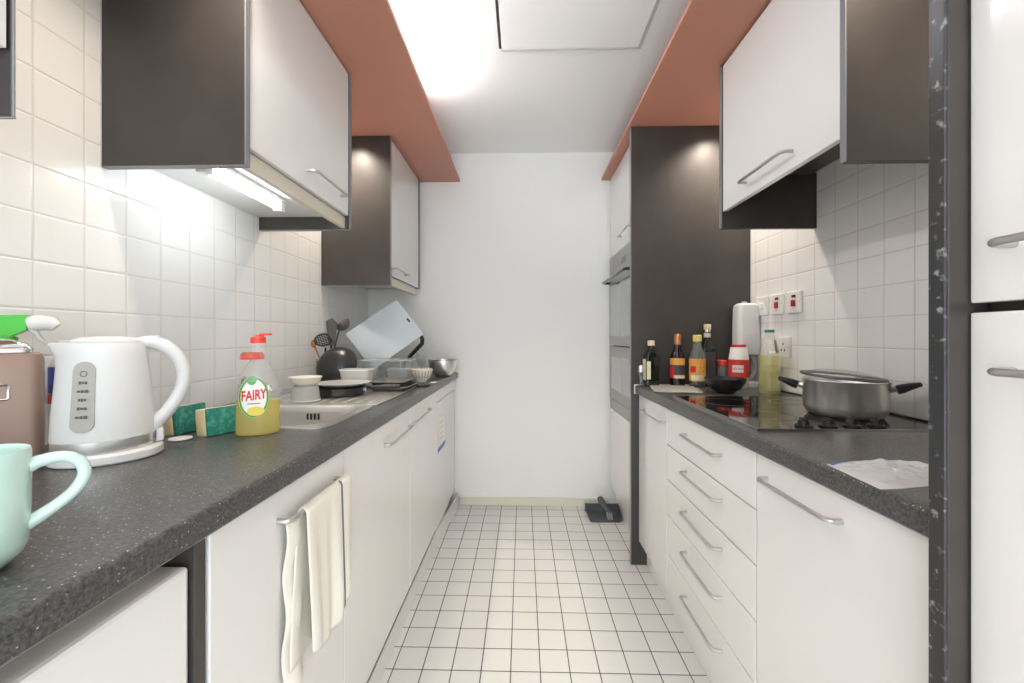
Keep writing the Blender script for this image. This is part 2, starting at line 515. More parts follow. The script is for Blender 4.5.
downlight(0.80, 0.83, 'recessed downlight above the clear bag by the tall refrigerator', 0.75)

# ================================================================== wall cabinets, sink side
def wall_cabinet(name, label, sgn, wallx, front, y0, y1, zb, zt, handle, pelmet=True, hood=None, door_bottom=0.05, far_drop=True, far_th=0.018):
    t = thing(name, label, 'cabinet', ((wallx + front) / 2, (y0 + y1) / 2, zb))
    w = wallx + sgn * 0.002
    e = front + sgn * 0.0
    for ya, yb in ((y0, y0 + 0.018), (y1 - far_th, y1)):
        zb_ = zb if (ya == y0 or far_drop) else zb + door_bottom
        p = MB().box(w, e - sgn * 0.003, ya, yb, zb_, zt, 0.001, 1).build('side_panel', 'black', t)
        MB().box(e - sgn * 0.003, e, ya, yb, zb_, zt, 0.0008, 1).build('edging', 'edge', p)
        if sgn > 0:
            MB().box(w, e, ya, yb, zb_ - 0.002, zb_).build('edging', 'edge', p)
    MB().box(w, front - sgn * 0.03, y0 + 0.018, y1 - far_th, hood or zb + door_bottom, zt).build('carcass', 'white_plastic', t)
    if hood:
        MB().box(w - 0.03, front + 0.06, y0 + 0.03, y1 - 0.03, hood - 0.012, hood - 0.001, 0.003).build('hood_plate', 'grey_metal', t)
    if pelmet:
        MB().box(front - sgn * 0.034, front - sgn * 0.018, y0 + 0.0185, y1 - 0.0185, zb + 0.004, zb + door_bottom - 0.001, 0.001, 1).build('pelmet', 'cream', t)
    door(t, front - sgn * 0.004, sgn, y0 + 0.0185, y1 - far_th - 0.0005, zb + door_bottom, zt - 0.004, handle)
    return t

wall_cabinet('wall_cabinet', 'white-doored wall cabinet with black sides above the kettle, lit underneath', 1, WL, -0.68, 0.99, 1.615, 1.55, 2.165, (1.285, 1.525, 1.655))
wall_cabinet('wall_cabinet', 'white-doored wall cabinet with black side next to the far wall, above the dish drainer', 1, WL, -0.68, 2.10, 2.70, 1.395, 2.165, (2.135, 2.36, 1.485), pelmet=True, far_drop=False)
wall_cabinet('wall_cabinet', 'white wall cabinet end with black side in the upper corner, nearest above the mug', 1, WL, -0.655, 0.0, 0.514, 1.41, 2.165, (0.15, 0.4, 1.6), pelmet=False, door_bottom=0.083, far_th=0.003)
wall_cabinet('wall_cabinet', 'white-doored wall cabinet with black sides above the hob', -1, WR, 0.76, 0.985, 1.605, 1.54, 2.165, (1.18, 1.42, 1.652), pelmet=False, hood=1.75, door_bottom=0.062)

t = thing('under_cabinet_light', 'lit fluorescent tube fixed under the wall cabinet above the kettle', 'light', (-0.835, 1.2, 1.6))
MB().box(-0.855, -0.815, 1.04, 1.40, 1.588, 1.599, 0.002).build('housing', 'white_plastic', t)
MB().tube([(-0.835, 1.07, 1.572), (-0.835, 1.372, 1.572)], 0.0125, 14).build('tube', 'tube', t, True)
for y in (1.055, 1.385):
    MB().box(-0.85, -0.82, y - 0.012, y + 0.012, 1.556, 1.588, 0.003).build('end_cap', 'white_plastic', t)

# ================================================================== base units, sink side
FL = -0.452
def base_unit(name, label, cat, sgn, wallx, front, y0, y1):
    t = thing(name, label, cat, ((wallx + front) / 2, (y0 + y1) / 2, 0.12))
    MB().box(wallx + sgn * 0.004, front - sgn * 0.02, y0 + 0.001, y1 - 0.001, 0.122, 0.847).build('carcass', 'carcass', t)
    return t

def base_low(name, label, cat, sgn, wallx, front, y0, y1):
    """A unit whose box stops low, under the sink bowl."""
    t = thing(name, label, cat, ((wallx + front) / 2, (y0 + y1) / 2, 0.12))
    MB().box(wallx + sgn * 0.004, front - sgn * 0.02, y0 + 0.001, y1 - 0.001, 0.122, 0.68).build('carcass', 'carcass', t)
    MB().box(front - sgn * 0.038, front - sgn * 0.02, y0 + 0.001, y1 - 0.001, 0.68, 0.847).build('front_rail', 'carcass', t)
    return t

t = thing('undercounter_fridge', 'white undercounter appliance with a recessed top under the worktop below the mug', 'appliance', (-0.75, 0.24, 0))
MB().box(WL + 0.01, -0.51, 0.0, 0.556, 0.02, 0.845).build('cabinet', 'cream', t)
MB().box(-0.508, -0.458, 0.0, 0.553, 0.09, 0.812, 0.006).build('door', 'white', t)
MB().box(-0.51, -0.47, 0.0, 0.553, 0.02, 0.085, 0.003).build('kickplate', 'carcass', t)
fp = MB().box(WL + 0.01, -0.4545, 0.557, 0.577, 0.0, 0.847, 0.001, 1).build('filler_panel', 'black')
tag(fp, 'narrow black upright filler panel between the white appliance and the towel cabinet', 'panel')

t = base_unit('base_cabinet', 'white base cabinet with a bar handle carrying the towel', 'cabinet', 1, WL, FL, 0.579, 1.027)
d = MB().box(FL - 0.018, FL, 0.5815, 1.0245, 0.1215, 0.8455, 0.0015, 1).build('door', 'white', t)
MB().tube(bow(FL - 0.001, 0.745, 0.975, 0.786, 0.026), 0.0055, 10).build('handle', 'handle', d, True)
t = base_low('base_cabinet', 'white base cabinet with a bar handle below the sink bowl', 'cabinet', 1, WL, FL, 1.027, 1.637)
door(t, FL, 1, 1.027, 1.637, 0.12, 0.847, (1.33, 1.608, 0.773), hout=0.022)
t = base_unit('base_cabinet', 'white base cabinet with a bar handle below the dish drainer, beside the dishwasher', 'cabinet', 1, WL, FL, 1.637, 2.157)
door(t, FL, 1, 1.637, 2.157, 0.12, 0.847, (1.662, 1.95, 0.781), hout=0.022)

t = thing('dishwasher', 'white built-under dishwasher with a printed sticker, next to the far wall', 'dishwasher', (-0.75, 2.44, 0.05))
MB().box(WL + 0.01, -0.472, 2.16, 2.742, 0.11, 0.845).build('body', 'white_plastic', t)
MB().box(-0.472, -0.455, 2.162, 2.738, 0.098, 0.775, 0.004).build('door', 'white', t)
cp = MB().box(-0.472, -0.452, 2.162, 2.738, 0.779, 0.843, 0.004).build('control_panel', 'white', t)
MB().lathe([(0.014, 0), (0.013, 0.012), (0, 0.013)], (0, 0, 0), 20).build('dial', 'grey_plastic', cp, True).matrix_local = Matrix.Translation(Vector((-0.452, 2.66, 0.812)) - Vector((-0.75, 2.44, 0.05))) @ Matrix.Rotation(PI/2, 4, 'Y')
st = MB().box(-0.4548, -0.4542, 2.19, 2.40, 0.50, 0.70).build('sticker', 'label_white', t)
MB().box(-0.4541, -0.4537, 2.19, 2.40, 0.50, 0.525).build('blue_band', 'blue_label', st)
for i, z in enumerate((0.56, 0.59, 0.62, 0.65)):
    MB().box(-0.4541, -0.4538, 2.24, 2.34 - 0.02 * (i % 2), z, z + 0.004).build('printed_line', 'grey_plastic', st)

pl = MB().box(-0.480, -0.465, 0.58, 2.12, 0.0, 0.076, 0.001, 1).build('plinth_board', 'white')
MB().box(-0.478, -0.467, 0.58, 2.12, 0.0825, 0.118).build('gap_shade_strip', 'black_plastic', pl)  # black strip stands in for the shade between door bottoms and plinth
tag(pl, 'straight white plinth board under the sink-side base cabinets', 'plinth')
mb = MB()
ra, rb = [], []
def bend(s):
    return -0.478 + 0.042 * (3*s*s - 2*s*s*s)
rs = []
for k in range(13):
    s = k / 12; y = 2.125 + 0.6 * s; x = bend(s)
    rs.append([(x, y, 0), (x + 0.012, y, 0), (x + 0.012, y, 0.08), (x, y, 0.08)])
pb = mb.rings(rs).build('plinth_board', 'white', None, True)
tag(pb, 'loose bowed white plinth strip under the dishwasher', 'plinth')

# worktop with a cut-out for the sink bowl
def worktop(name, label, sgn, wallx, front, y0, y1, hole=None):
    mb = MB()
    z0, z1 = 0.849, ZW
    r = 0.009
    fx = front
    prof = [(fx - sgn*0.03, z0), (fx - sgn*0.004, z0), (fx, z0 + 0.004)]
    for k in range(6):
        a = PI/2 * k / 5
        prof.append((fx - sgn * r * (1 - math.cos(a)), z1 - r + r * math.sin(a)))
    prof.append((fx - sgn*0.03, z1))
    mb.rings([[(x, y0, z) for x, z in prof], [(x, y1, z) for x, z in prof]])
    bx = fx - sgn * 0.03
    wx = wallx + sgn * 0.001
    if hole:
        hx0, hx1, hy0, hy1 = hole
        mb.box(wx, bx, y0, hy0, z0, z1); mb.box(wx, bx, hy1, y1, z0, z1)
        mb.box(wx, hx0, hy0, hy1, z0, z1); mb.box(hx1, bx, hy0, hy1, z0, z1)
    else:
        mb.box(wx, bx, y0, y1, z0, z1)
    o = mb.build(name, 'worktop', None, True, angle=40)
    tag(o, label, 'worktop')
    return o
worktop('worktop', 'long dark grey speckled worktop carrying the kettle and sink', 1, WL, -0.433, 0.0, YB - 0.002, (-0.935, -0.535, 1.066, 1.378))
worktop('worktop', 'dark grey speckled worktop carrying the hob and bottles', -1, WR, 0.554, 0.552, 2.032)
ts = MB().box(0.550, WR - 0.002, 2.0325, 2.0385, 0.847, 0.8925, 0.001, 1).build('joint_strip', 'label_white')
tag(ts, 'thin white joint strip where the worktop meets the tall black panel', 'trim')
sl = MB().box(1.111, 1.1195, 0.56, 2.03, ZW + 0.0003, ZW + 0.007, 0.002).build('sealant_bead', 'sealant')
tag(sl, 'dark sealant bead along the wall behind the hob', 'sealant')

# sink
t = thing('kitchen_sink', 'stainless steel inset sink with a ridged drainer', 'sink', (-0.735, 1.22, ZW))
cx, cy, hx, hy = -0.735, 1.222, 0.197, 0.153
mb = MB()
rr = []
for dx, dz, rad in ((0.033, 0.0004, 0.05), (0.033, 0.003, 0.05), (0.004, 0.0034, 0.075), (0.0, 0.0, 0.072), (-0.006, -0.02, 0.07), (-0.016, -0.13, 0.065), (-0.035, -0.155, 0.06), (-0.07, -0.162, 0.05)):
    rr.append(rrect(cx, cy, hx + dx, hy + dx, rad, ZW + dz))
bowl = mb.rings(rr, True, False, True).build('bowl', 'sink', t, True, angle=50)
mb = MB()
for k in range(4):
    x = -0.728 + 0.0125 * k
    mb.box(x, x + 0.006, cy + hy - 0.012, cy + hy - 0.0075, ZW - 0.042, ZW - 0.021, 0.001, 1)
mb.build('overflow_slots', 'black_plastic', bowl)
MB().lathe([(0.035, 0), (0.033, 0.003), (0.02, 0.001), (0, 0.001)], (cx, cy, ZW - 0.1615), 28).build('drain', 'chrome', bowl, True)
mb = MB()
mb.box(-0.965, -0.505, 1.409, 1.985, ZW + 0.0004, ZW + 0.003, 0.001, 1)
for k in range(9):
    x = -0.92 + 0.046 * k
    mb.box(x, x + 0.016, 1.45, 1.94, ZW + 0.002, ZW + 0.0055, 0.002)
mb.box(-0.505, -0.499, 1.409, 1.985, ZW + 0.0004, ZW + 0.005, 0.001, 1)
mb.build('drainer', 'sink', t, True)
tp = thing('mixer_tap', 'small chrome tap base at the back of the sink behind the washing-up bottle', 'tap', (-0.985, 1.44, ZW))
MB().lathe([(0.024, 0), (0.024, 0.006), (0.017, 0.012), (0.016, 0.06), (0.018, 0.066), (0.0, 0.07)], (-1.0, 1.44, ZW + 0.0005), 24).build('body', 'chrome', tp, True)
MB().tube([(-1.0, 1.44, ZW + 0.05), (-0.96, 1.43, ZW + 0.07), (-0.90, 1.40, ZW + 0.074), (-0.87, 1.385, ZW + 0.066), (-0.865, 1.38, ZW + 0.055)], 0.009, 12).build('spout', 'chrome', tp, True)
MB().tube([(-1.0, 1.44, ZW + 0.068), (-1.0, 1.44, ZW + 0.082), (-0.985, 1.43, ZW + 0.092)], 0.006, 10).build('lever', 'grey_metal', tp, True)

# ================================================================== base units, hob side
FR = 0.573
t = base_unit('base_cabinet', 'narrow white base cabinet with a bar handle beside the tall black panel', 'cabinet', -1, WR, FR, 1.642, 2.036)
door(t, FR, -1, 1.642, 2.036, 0.12, 0.847, (1.655, 1.93, 0.785), hout=0.028)
t = base_unit('drawer_unit', 'white drawer unit of five handled drawers under the hob', 'drawer unit', -1, WR, FR, 1.021, 1.642)
zs = [0.847, 0.700, 0.563, 0.425, 0.268, 0.12]
for i in range(5):
    zc = (0.785, 0.655, 0.515, 0.375, 0.222)[i]
    door(t, FR, -1, 1.021, 1.642, zs[i+1], zs[i], (1.195, 1.445, zc), name='drawer', hout=0.028)
t = base_unit('base_cabinet', 'wide white base cabinet with a bar handle under the clear plastic bag', 'cabinet', -1, WR, FR, 0.552, 1.021)
door(t, FR, -1, 0.552, 1.021, 0.12, 0.847, (0.75, 0.975, 0.795), hout=0.028)
pl = MB().box(0.612, 0.627, 0.552, 2.036, 0.0, 0.118, 0.001, 1).build('plinth_board', 'white')
tag(pl, 'white plinth board under the drawer unit on the hob side', 'plinth')

# tall black panel and oven housing
tp = thing('tall_end_panel', 'tall black end panel from floor to cornice behind the bottles', 'panel', (0.83, 2.05, 0))
MB().box(0.538, WR - 0.002, 2.040, 2.060, 0.0, 2.166, 0.001, 1).build('board', 'black', tp)
MB().box(0.534, 0.538, 2.040, 2.060, 0.0, 2.166, 0.001, 1).build('edging', 'edge', tp)
t = thing('oven_housing', 'tall white oven housing with doors above and below the built-in oven', 'cabinet', (0.85, 2.39, 0.14))
mb = MB()
mb.box(0.60, WR - 0.002, 2.062, 2.08, 0.14, 2.166); mb.box(0.60, WR - 0.002, 2.702, 2.72, 0.14, 2.166)
mb.box(0.60, WR - 0.002, 2.08, 2.702, 0.14, 0.66); mb.box(0.60, WR - 0.002, 2.08, 2.702, 1.64, 2.166)
mb.build('carcass', 'white_plastic', t)
door(t, 0.578, -1, 2.062, 2.72, 1.638, 2.164, (2.16, 2.40, 1.71), hout=0.028)
door(t, 0.578, -1, 2.062, 2.72, 0.14, 0.665)
pl = MB().box(0.615, 0.63, 2.061, 2.72, 0.0, 0.138, 0.001, 1).build('plinth_board', 'white')
tag(pl, 'white plinth board under the oven housing behind the dustpan', 'plinth')
t = thing('double_oven', 'built-in steel double oven with grey glass doors', 'oven', (0.8, 2.39, 0.667))
MB().box(0.60, 1.05, 2.085, 2.698, 0.668, 1.632).build('body', 'oven_dark', t)
MB().box(0.574, 0.60, 2.07, 2.712, 1.505, 1.634, 0.002).build('control_panel', 'oven_steel', t)
def knob(y, z):
    o = MB().lathe([(0.017, 0), (0.017, 0.006), (0.013, 0.008), (0.012, 0.024), (0.0, 0.026)], (0, 0, 0), 20).build('knob', 'black_plastic', t, True)
    o.matrix_local = Matrix.Translation(Vector((0.574, y, z)) - Vector((0.8, 2.39, 0.667))) @ Matrix.Rotation(-PI/2, 4, 'Y')
for y in (2.2, 2.47): knob(y, 1.565)
MB().box(0.5735, 0.574, 2.29, 2.40, 1.55, 1.585).build('display', 'oven_dark', t)
d = MB().box(0.572, 0.599, 2.07, 2.712, 1.075, 1.50, 0.002).build('door', 'oven_steel', t)
MB().box(0.5705, 0.572, 2.10, 2.684, 1.135, 1.455, 0.0005, 1).build('window', 'oven_glass', d)
MB().tube(bow(0.572, 2.10, 2.684, 1.475, -0.05), 0.0085, 12).build('handle', 'oven_dark', d, True)
d = MB().box(0.572, 0.599, 2.07, 2.712, 0.735, 1.067, 0.002).build('door', 'oven_steel', t)
MB().box(0.5705, 0.572, 2.15, 2.634, 0.80, 1.0, 0.0005, 1).build('window', 'oven_glass', d)
MB().box(0.576, 0.599, 2.07, 2.712, 0.668, 0.73, 0.002).build('vent_panel', 'oven_steel', t)

# refrigerator housing at the near end
tp = thing('refrigerator_end_panel', 'tall worn black end panel beside the refrigerator doors', 'panel', (0.83, 0.54, 0))
MB().box(0.534, WR - 0.002, 0.528, 0.549, 0.0, 2.166, 0.001, 1).build('board', 'black', tp)
MB().box(0.529, 0.534, 0.528, 0.549, 0.0, 2.166, 0.0015, 2).build('edging', 'worn_edge', tp)
t = thing('built_in_refrigerator', 'tall white built-in refrigerator with two handled doors at the near end', 'refrigerator', (0.85, 0.25, 0.1))
MB().box(0.582, WR - 0.004, -0.08, 0.526, 0.1, 2.166).build('cabinet', 'carcass', t)
for z0, z1, hz in ((0.12, 1.156, 1.087), (1.168, 2.16, 1.232)):
    d = MB().box(0.558, 0.58, -0.08, 0.526, z0, z1, 0.002).build('door', 'white', t)
    MB().tube(bow(0.559, 0.17, 0.480, hz, -0.034), 0.0048, 12).build('handle', 'handle', d, True)
pl = MB().box(0.615, 0.63, -0.08, 0.526, 0.0, 0.098, 0.001, 1).build('plinth_board', 'white')
tag(pl, 'white plinth board under the tall refrigerator', 'plinth')

# hob
t = thing('ceramic_hob', 'black ceramic glass hob set in the worktop under the pot', 'hob', (0.83, 1.33, ZW))
MB().box(0.592, 1.07, 1.045, 1.612, ZW + 0.0006, ZW + 0.007, 0.002).build('glass_top', 'ceramic_glass', t)
mb = MB()
mb.box(0.590, 1.072, 1.043, 1.045, ZW + 0.0005, ZW + 0.0078); mb.box(0.590, 1.072, 1.612, 1.614, ZW + 0.0005, ZW + 0.0078)
mb.box(0.589, 0.592, 1.043, 1.614, ZW + 0.0005, ZW + 0.0078); mb.box(1.07, 1.073, 1.043, 1.614, ZW + 0.0005, ZW + 0.0078)
mb.build('frame', 'chrome', t)
for x, y, r in ((0.72, 1.47, 0.085), (0.95, 1.47, 0.07), (0.72, 1.22, 0.07), (0.945, 1.235, 0.09)):
    n = 40
    MB().rings([[(x + q * math.cos(2*PI*i/n), y + q * math.sin(2*PI*i/n), ZW + zz) for i in range(n)] for q, zz in ((r, 0.0071), (r, 0.0073), (r - 0.003, 0.0073), (r - 0.003, 0.0071))], True, False, False).build('cooking_zone', 'mark', t)
for x, y in ((0.722, 1.072), (0.784, 1.073), (0.846, 1.075), (0.908, 1.077)):
    k = MB().lathe([(0.0205, 0), (0.0205, 0.004), (0.014, 0.007), (0.0125, 0.016), (0.0, 0.018)], (x, y, ZW + 0.0072), 22).box(x - 0.004, x + 0.004, y - 0.014, y + 0.014, ZW + 0.02, ZW + 0.029, 0.002).build('knob', 'black_plastic', t, True)

# ================================================================== kettle, canister, mug and other things by the kettle
def oval(cx, cy, rx, ry, z, n=40, spout=0.0, lean=0.0):
    pts = []
    for i in range(n):
        a = 2*PI*i/n
        x, y = rx * math.cos(a), ry * math.sin(a)
        if spout:
            da = abs((a - PI + PI) % (2*PI) - PI)
            x -= spout * math.exp(-(da / 0.30) ** 2)
        pts.append((cx + x + lean, cy + y, z))
    return pts
KL = Vector((-0.817, 0.783, ZW))
KROT = math.radians(38)
t = thing('electric_kettle', 'white plastic cordless kettle with a grey water gauge and steel band', 'kettle', KL, KROT)
X = Matrix.Translation(KL) @ Matrix.Rotation(KROT, 4, 'Z')
mb = MB(X)
mb.rings([oval(0.004, 0, 0.080, 0.071, 0.0008), oval(0.004, 0, 0.083, 0.074, 0.004), oval(0.004, 0, 0.083, 0.074, 0.016), oval(0.004, 0, 0.079, 0.070, 0.021)]).build('power_base', 'white_plastic', t, True)
MB(X).rings([oval(0, 0, 0.0735, 0.066, 0.0215), oval(0, 0, 0.0745, 0.067, 0.024), oval(0, 0, 0.074, 0.0665, 0.044)]).build('steel_band', 'steel', t, True)
hs = [(0.0445, 0.0752, 0.0675, 0), (0.09, 0.073, 0.066, 0), (0.14, 0.069, 0.0625, 0), (0.18, 0.065, 0.0595, 0.002), (0.205, 0.0625, 0.057, 0.008), (0.222, 0.061, 0.0555, 0.016), (0.2265, 0.059, 0.0535, 0.016)]
MB(X).rings([oval(0, 0, rx, ry, z, spout=s) for z, rx, ry, s in hs]).build('body', 'white_plastic', t, True)
MB(X).rings([oval(0.004, 0, rx, ry, z) for z, rx, ry in ((0.227, 0.052, 0.047), (0.231, 0.051, 0.046), (0.236, 0.040, 0.036), (0.2385, 0.015, 0.014))]).build('lid', 'white_plastic', t, True)
hp = [(0.045, 0, 0.221), (0.064, 0, 0.2265), (0.086, 0, 0.22), (0.104, 0, 0.204), (0.116, 0, 0.18), (0.120, 0, 0.155), (0.116, 0, 0.128), (0.106, 0, 0.104), (0.093, 0, 0.083), (0.079, 0, 0.066), (0.068, 0, 0.052)]
MB(X).tube(smooth(hp), sradii([0.013, 0.0135, 0.013, 0.0125, 0.012, 0.012, 0.012, 0.0125, 0.013, 0.014, 0.014]), 16).build('handle', 'white_plastic', t, True)
MB(X).box(0.062, 0.082, -0.008, 0.008, 0.235, 0.24, 0.002).build('lid_button', 'white_plastic', t, True)
MB(X).box(0.076, 0.088, -0.012, 0.012, 0.024, 0.05, 0.003).build('switch', 'white_plastic', t, True)
def kr(z):                                   # body radii at height z
    for (z0, a0, b0, _), (z1, a1, b1, _) in zip(hs[:-1], hs[1:]):
        if z0 <= z <= z1:
            s = (z - z0) / (z1 - z0); return a0 + s*(a1-a0), b0 + s*(b1-b0)
    return hs[-1][1], hs[-1][2]
def on_kettle(ang, z, off):
    rx, ry = kr(z)
    return X @ Vector(((rx + off) * math.cos(ang), (ry + off) * math.sin(ang), z))
GA = math.radians(-107)
n = 28
def stad(u, v):                               # stadium-shaped gauge window
    pass
mb = MB()
ring0, ring1 = [], []
gw, gh = 0.0165, 0.128
for k in range(n):
    a = 2*PI*k/n
    dx = gw * math.cos(a); dz = (gh/2 - gw) * (1 if math.sin(a) >= 0 else -1) + gw * math.sin(a)
    ring0.append(on_kettle(GA + dx/0.07, 0.128 + dz, -0.001)); ring1.append(on_kettle(GA + dx/0.07, 0.128 + dz, 0.0025))
g = mb.rings([ring0, ring1]).build('water_gauge', 'grey_window', t, True)
MB().rings([[on_kettle(GA + q * math.cos(2*PI*k/20) / 0.07, 0.17 + q * math.sin(2*PI*k/20), 0.0027) for k in range(20)] for q in (0.0055, 0.0042)], True, False, False).build('printed_ring', 'mark', g)
for i, w in enumerate((0.012, 0.015, 0.011, 0.013, 0.016)):
    z0 = 0.154 - 0.0155 * i
    mb = MB()
    for k, (a, b) in enumerate(((-0.5, -0.2), (-0.12, 0.12), (0.2, 0.5))):
        h_ = (0.0028, 0.0018, 0.0024)[(k + i) % 3]
        mb.grid(lambda u, v, a=a, b=b, h_=h_: tuple(on_kettle(GA + w * (a + (b - a) * u) / 0.07, z0 + h_ * (v - 0.5) * 2, 0.0030)), 2, 1)
    mb.build('gauge_print', 'mark', g)

# canister
CL = Vector((-0.964, 0.717, ZW)); CR = math.radians(52)
X = Matrix.Translation(CL) @ Matrix.Rotation(CR, 4, 'Z')
t = thing('storage_canister', 'taupe lacquered canister with a rounded pale lid and a chrome label frame', 'canister', CL, CR)
MB(X).rings([rrect(0, 0, 0.066 + d, 0.032 + d, 0.02, z) for z, d in ((0.001, -0.004), (0.006, 0), (0.196, 0), (0.205, -0.003), (0.208, -0.008))]).build('body', 'taupe', t, True)
MB(X).rings([rrect(-0.004, 0, a, b, min(a, b) * 0.6, z) for z, a, b in ((0.2085, 0.056, 0.024), (0.216, 0.056, 0.024), (0.226, 0.048, 0.02), (0.233, 0.03, 0.012), (0.235, 0.012, 0.005))]).build('lid', 'chrome', t, True)
MB(X).tube([(x, -0.0335, z) for x, z in ((0.005, 0.125), (0.02, 0.125), (0.022, 0.127), (0.022, 0.149), (0.02, 0.151), (-0.03, 0.151), (-0.032, 0.149), (-0.032, 0.127), (-0.03, 0.125))], 0.0022, 8, True).build('label_frame', 'chrome', t, True)

# spray bottle
SL = Vector((-1.008, 0.776, ZW)); SR = math.radians(38)
X = Matrix.Translation(SL) @ Matrix.Rotation(SR, 4, 'Z')
t = thing('spray_bottle', 'cleaning spray bottle with a green trigger head and white nozzle behind the canister', 'spray bottle', SL, SR)
MB(X).lathe([(0.026, 0.0008), (0.028, 0.004), (0.028, 0.16), (0.02, 0.19), (0.012, 0.205), (0.012, 0.222)], (0, 0, 0), 28).build('bottle', 'label_white', t, True)
MB(X).lathe([(0.015, 0.2225), (0.015, 0.236), (0.01, 0.238)], (0, 0, 0), 22).build('collar', 'green', t, True)
MB(X).prism([(-0.035, -0.011, 0.238), (0.008, -0.011, 0.239), (0.028, -0.011, 0.2515), (0.028, -0.011, 0.281), (-0.03, -0.011, 0.278), (-0.04, -0.011, 0.262)], (0, 0.022, 0)).build('spray_head', 'green', t)
MB(X).tube([(0.0285, 0, 0.263), (0.045, 0, 0.266), (0.058, 0, 0.264), (0.066, 0, 0.257)], [0.015, 0.0165, 0.015, 0.010], 14).build('nozzle', 'white_plastic', t, True)
MB(X).tube([(0.031, 0, 0.253), (0.038, 0, 0.246), (0.044, 0, 0.234), (0.052, 0, 0.224)], [0.0045, 0.005, 0.005, 0.003], 10, flat=1.6).build('trigger', 'white_plastic', t, True)

# clear bottle with blue label
CBL = Vector((-0.993, 0.872, ZW))
t = thing('cleaner_bottle', 'clear plastic bottle with a blue and red label between the canister and kettle', 'bottle', CBL)
X = Matrix.Translation(CBL)
MB(X).lathe([(0.026, 0.001), (0.03, 0.006), (0.03, 0.17), (0.024, 0.19), (0.014, 0.205), (0.014, 0.214)], (0, 0, 0), 28).build('bottle', 'clear', t, True)
MB(X).lathe([(0.0155, 0.2142), (0.0155, 0.228), (0.012, 0.23)], (0, 0, 0), 24).build('cap', 'white_plastic', t, True)
l = MB(X).lathe([(0.0305, 0.118), (0.0305, 0.172)], (0, 0, 0), 28, cap0=False, cap1=False).build('label', 'blue_label', t, True)
MB(X).lathe([(0.0306, 0.095), (0.0306, 0.115)], (0, 0, 0), 28, cap0=False, cap1=False).build('red_band', 'red_label', l, True)

# mug
ML = Vector((-0.554, 0.396, ZW)); MR = math.radians(46)
X = Matrix.Translation(ML) @ Matrix.Rotation(MR, 4, 'Z')
t = thing('mug', 'pale mint green glazed mug on the worktop edge', 'mug', ML, MR)
MB(X).lathe([(0.0, 0.002), (0.023, 0.0008), (0.027, 0.002), (0.037, 0.014), (0.0405, 0.024), (0.0415, 0.07), (0.0415, 0.116), (0.0405, 0.12), (0.0385, 0.119), (0.038, 0.115), (0.038, 0.026), (0.032, 0.014), (0.0, 0.011)], (0, 0, 0), 48, cap0=False, cap1=False).build('cup', 'mint', t, True, angle=60)
hp = [(0.038, 0, 0.099), (0.047, 0, 0.103), (0.060, 0, 0.105), (0.071, 0, 0.102), (0.078, 0, 0.094), (0.0805, 0, 0.083), (0.077, 0, 0.072), (0.070, 0, 0.062), (0.060, 0, 0.053), (0.049, 0, 0.045), (0.038, 0, 0.038)]
MB(X).tube(smooth(hp), sradii([0.0075, 0.0068, 0.0062, 0.006, 0.006, 0.006, 0.006, 0.006, 0.0062, 0.0068, 0.0075]), 16, flat=1.15).build('handle', 'mint', t, True)

# ================================================================== washing-up bottle, sponges, cups
FLc = Vector((-0.645, 0.985, ZW)); FRz = math.radians(33)
X = Matrix.Translation(FLc) @ Matrix.Rotation(FRz, 4, 'Z')
t = thing('washing_up_bottle', 'clear washing-up liquid bottle, half full of yellow liquid, red cap', 'bottle', FLc, FRz)
fp_ = [(0.0008, 0.040), (0.004, 0.0465), (0.012, 0.0475), (0.05, 0.0472), (0.085, 0.0462), (0.115, 0.043), (0.14, 0.0375), (0.16, 0.029), (0.172, 0.022), (0.182, 0.0165), (0.205, 0.0155), (0.222, 0.0155)]
def fr_(z):
    for (z0, a), (z1, b) in zip(fp_[:-1], fp_[1:]):
        if z0 <= z <= z1: return a + (b - a) * (z - z0) / (z1 - z0)
    return 0.0155
def fdepth(r, z): return 0.62 + 0.38 * max(0, (z - 0.13) / 0.05) if z < 0.18 else 1.0
MB(X).rings([oval(0, 0, r, r * fdepth(r, z), z, 36) for z, r in fp_]).build('bottle', 'clear', t, True)
MB(X).rings([oval(0, 0, (fr_(z) - 0.0016), (fr_(z) - 0.0016) * 0.62, z, 36) for z in (0.003, 0.006, 0.012, 0.03, 0.06, 0.085)]).build('liquid', 'yellow_liquid', t, True)
c = MB(X).rings([oval(-0.012, 0, rx, ry, z, 24) for z, rx, ry in ((0.183, 0.024, 0.019), (0.186, 0.026, 0.021), (0.196, 0.024, 0.02), (0.2, 0.02, 0.0175))]).build('collar', 'red_clear', t, True)
MB(X).lathe([(0.0165, 0.2222), (0.0165, 0.235), (0.014, 0.2375), (0.006, 0.2385)], (0.0, 0, 0), 24).build('cap', 'red_cap', t, True)
MB(X).box(0.002, 0.03, -0.01, 0.01, 0.2415, 0.2465, 0.002).box(-0.006, 0.012, -0.007, 0.007, 0.2375, 0.2425, 0.001).build('flip_lid', 'red_cap', t, True)
def on_fairy(x, z, off):
    r = fr_(z); q = max(-0.96, min(0.96, x / r))
    return X @ Vector((x, -(r * 0.62) * math.sqrt(1 - q*q) - off, z))
lcx, lcz = -0.009, 0.094
n = 40
lab = MB().rings([[on_fairy(lcx + a * math.cos(2*PI*k/n), lcz + b * math.sin(2*PI*k/n), 0.0007) for k in range(n)] for a, b in ((0.031, 0.048), (0.021, 0.031), (0.01, 0.014), (0.0005, 0.0005))], True, False, True).build('label', 'label_white', t, True)
MB().rings([[on_fairy(lcx + a * math.cos(2*PI*k/n), lcz + b * math.sin(2*PI*k/n), 0.0011) for k in range(n)] for a, b in ((0.0306, 0.0475), (0.0265, 0.042))], True, False, False).build('green_ring', 'label_green', lab, True)
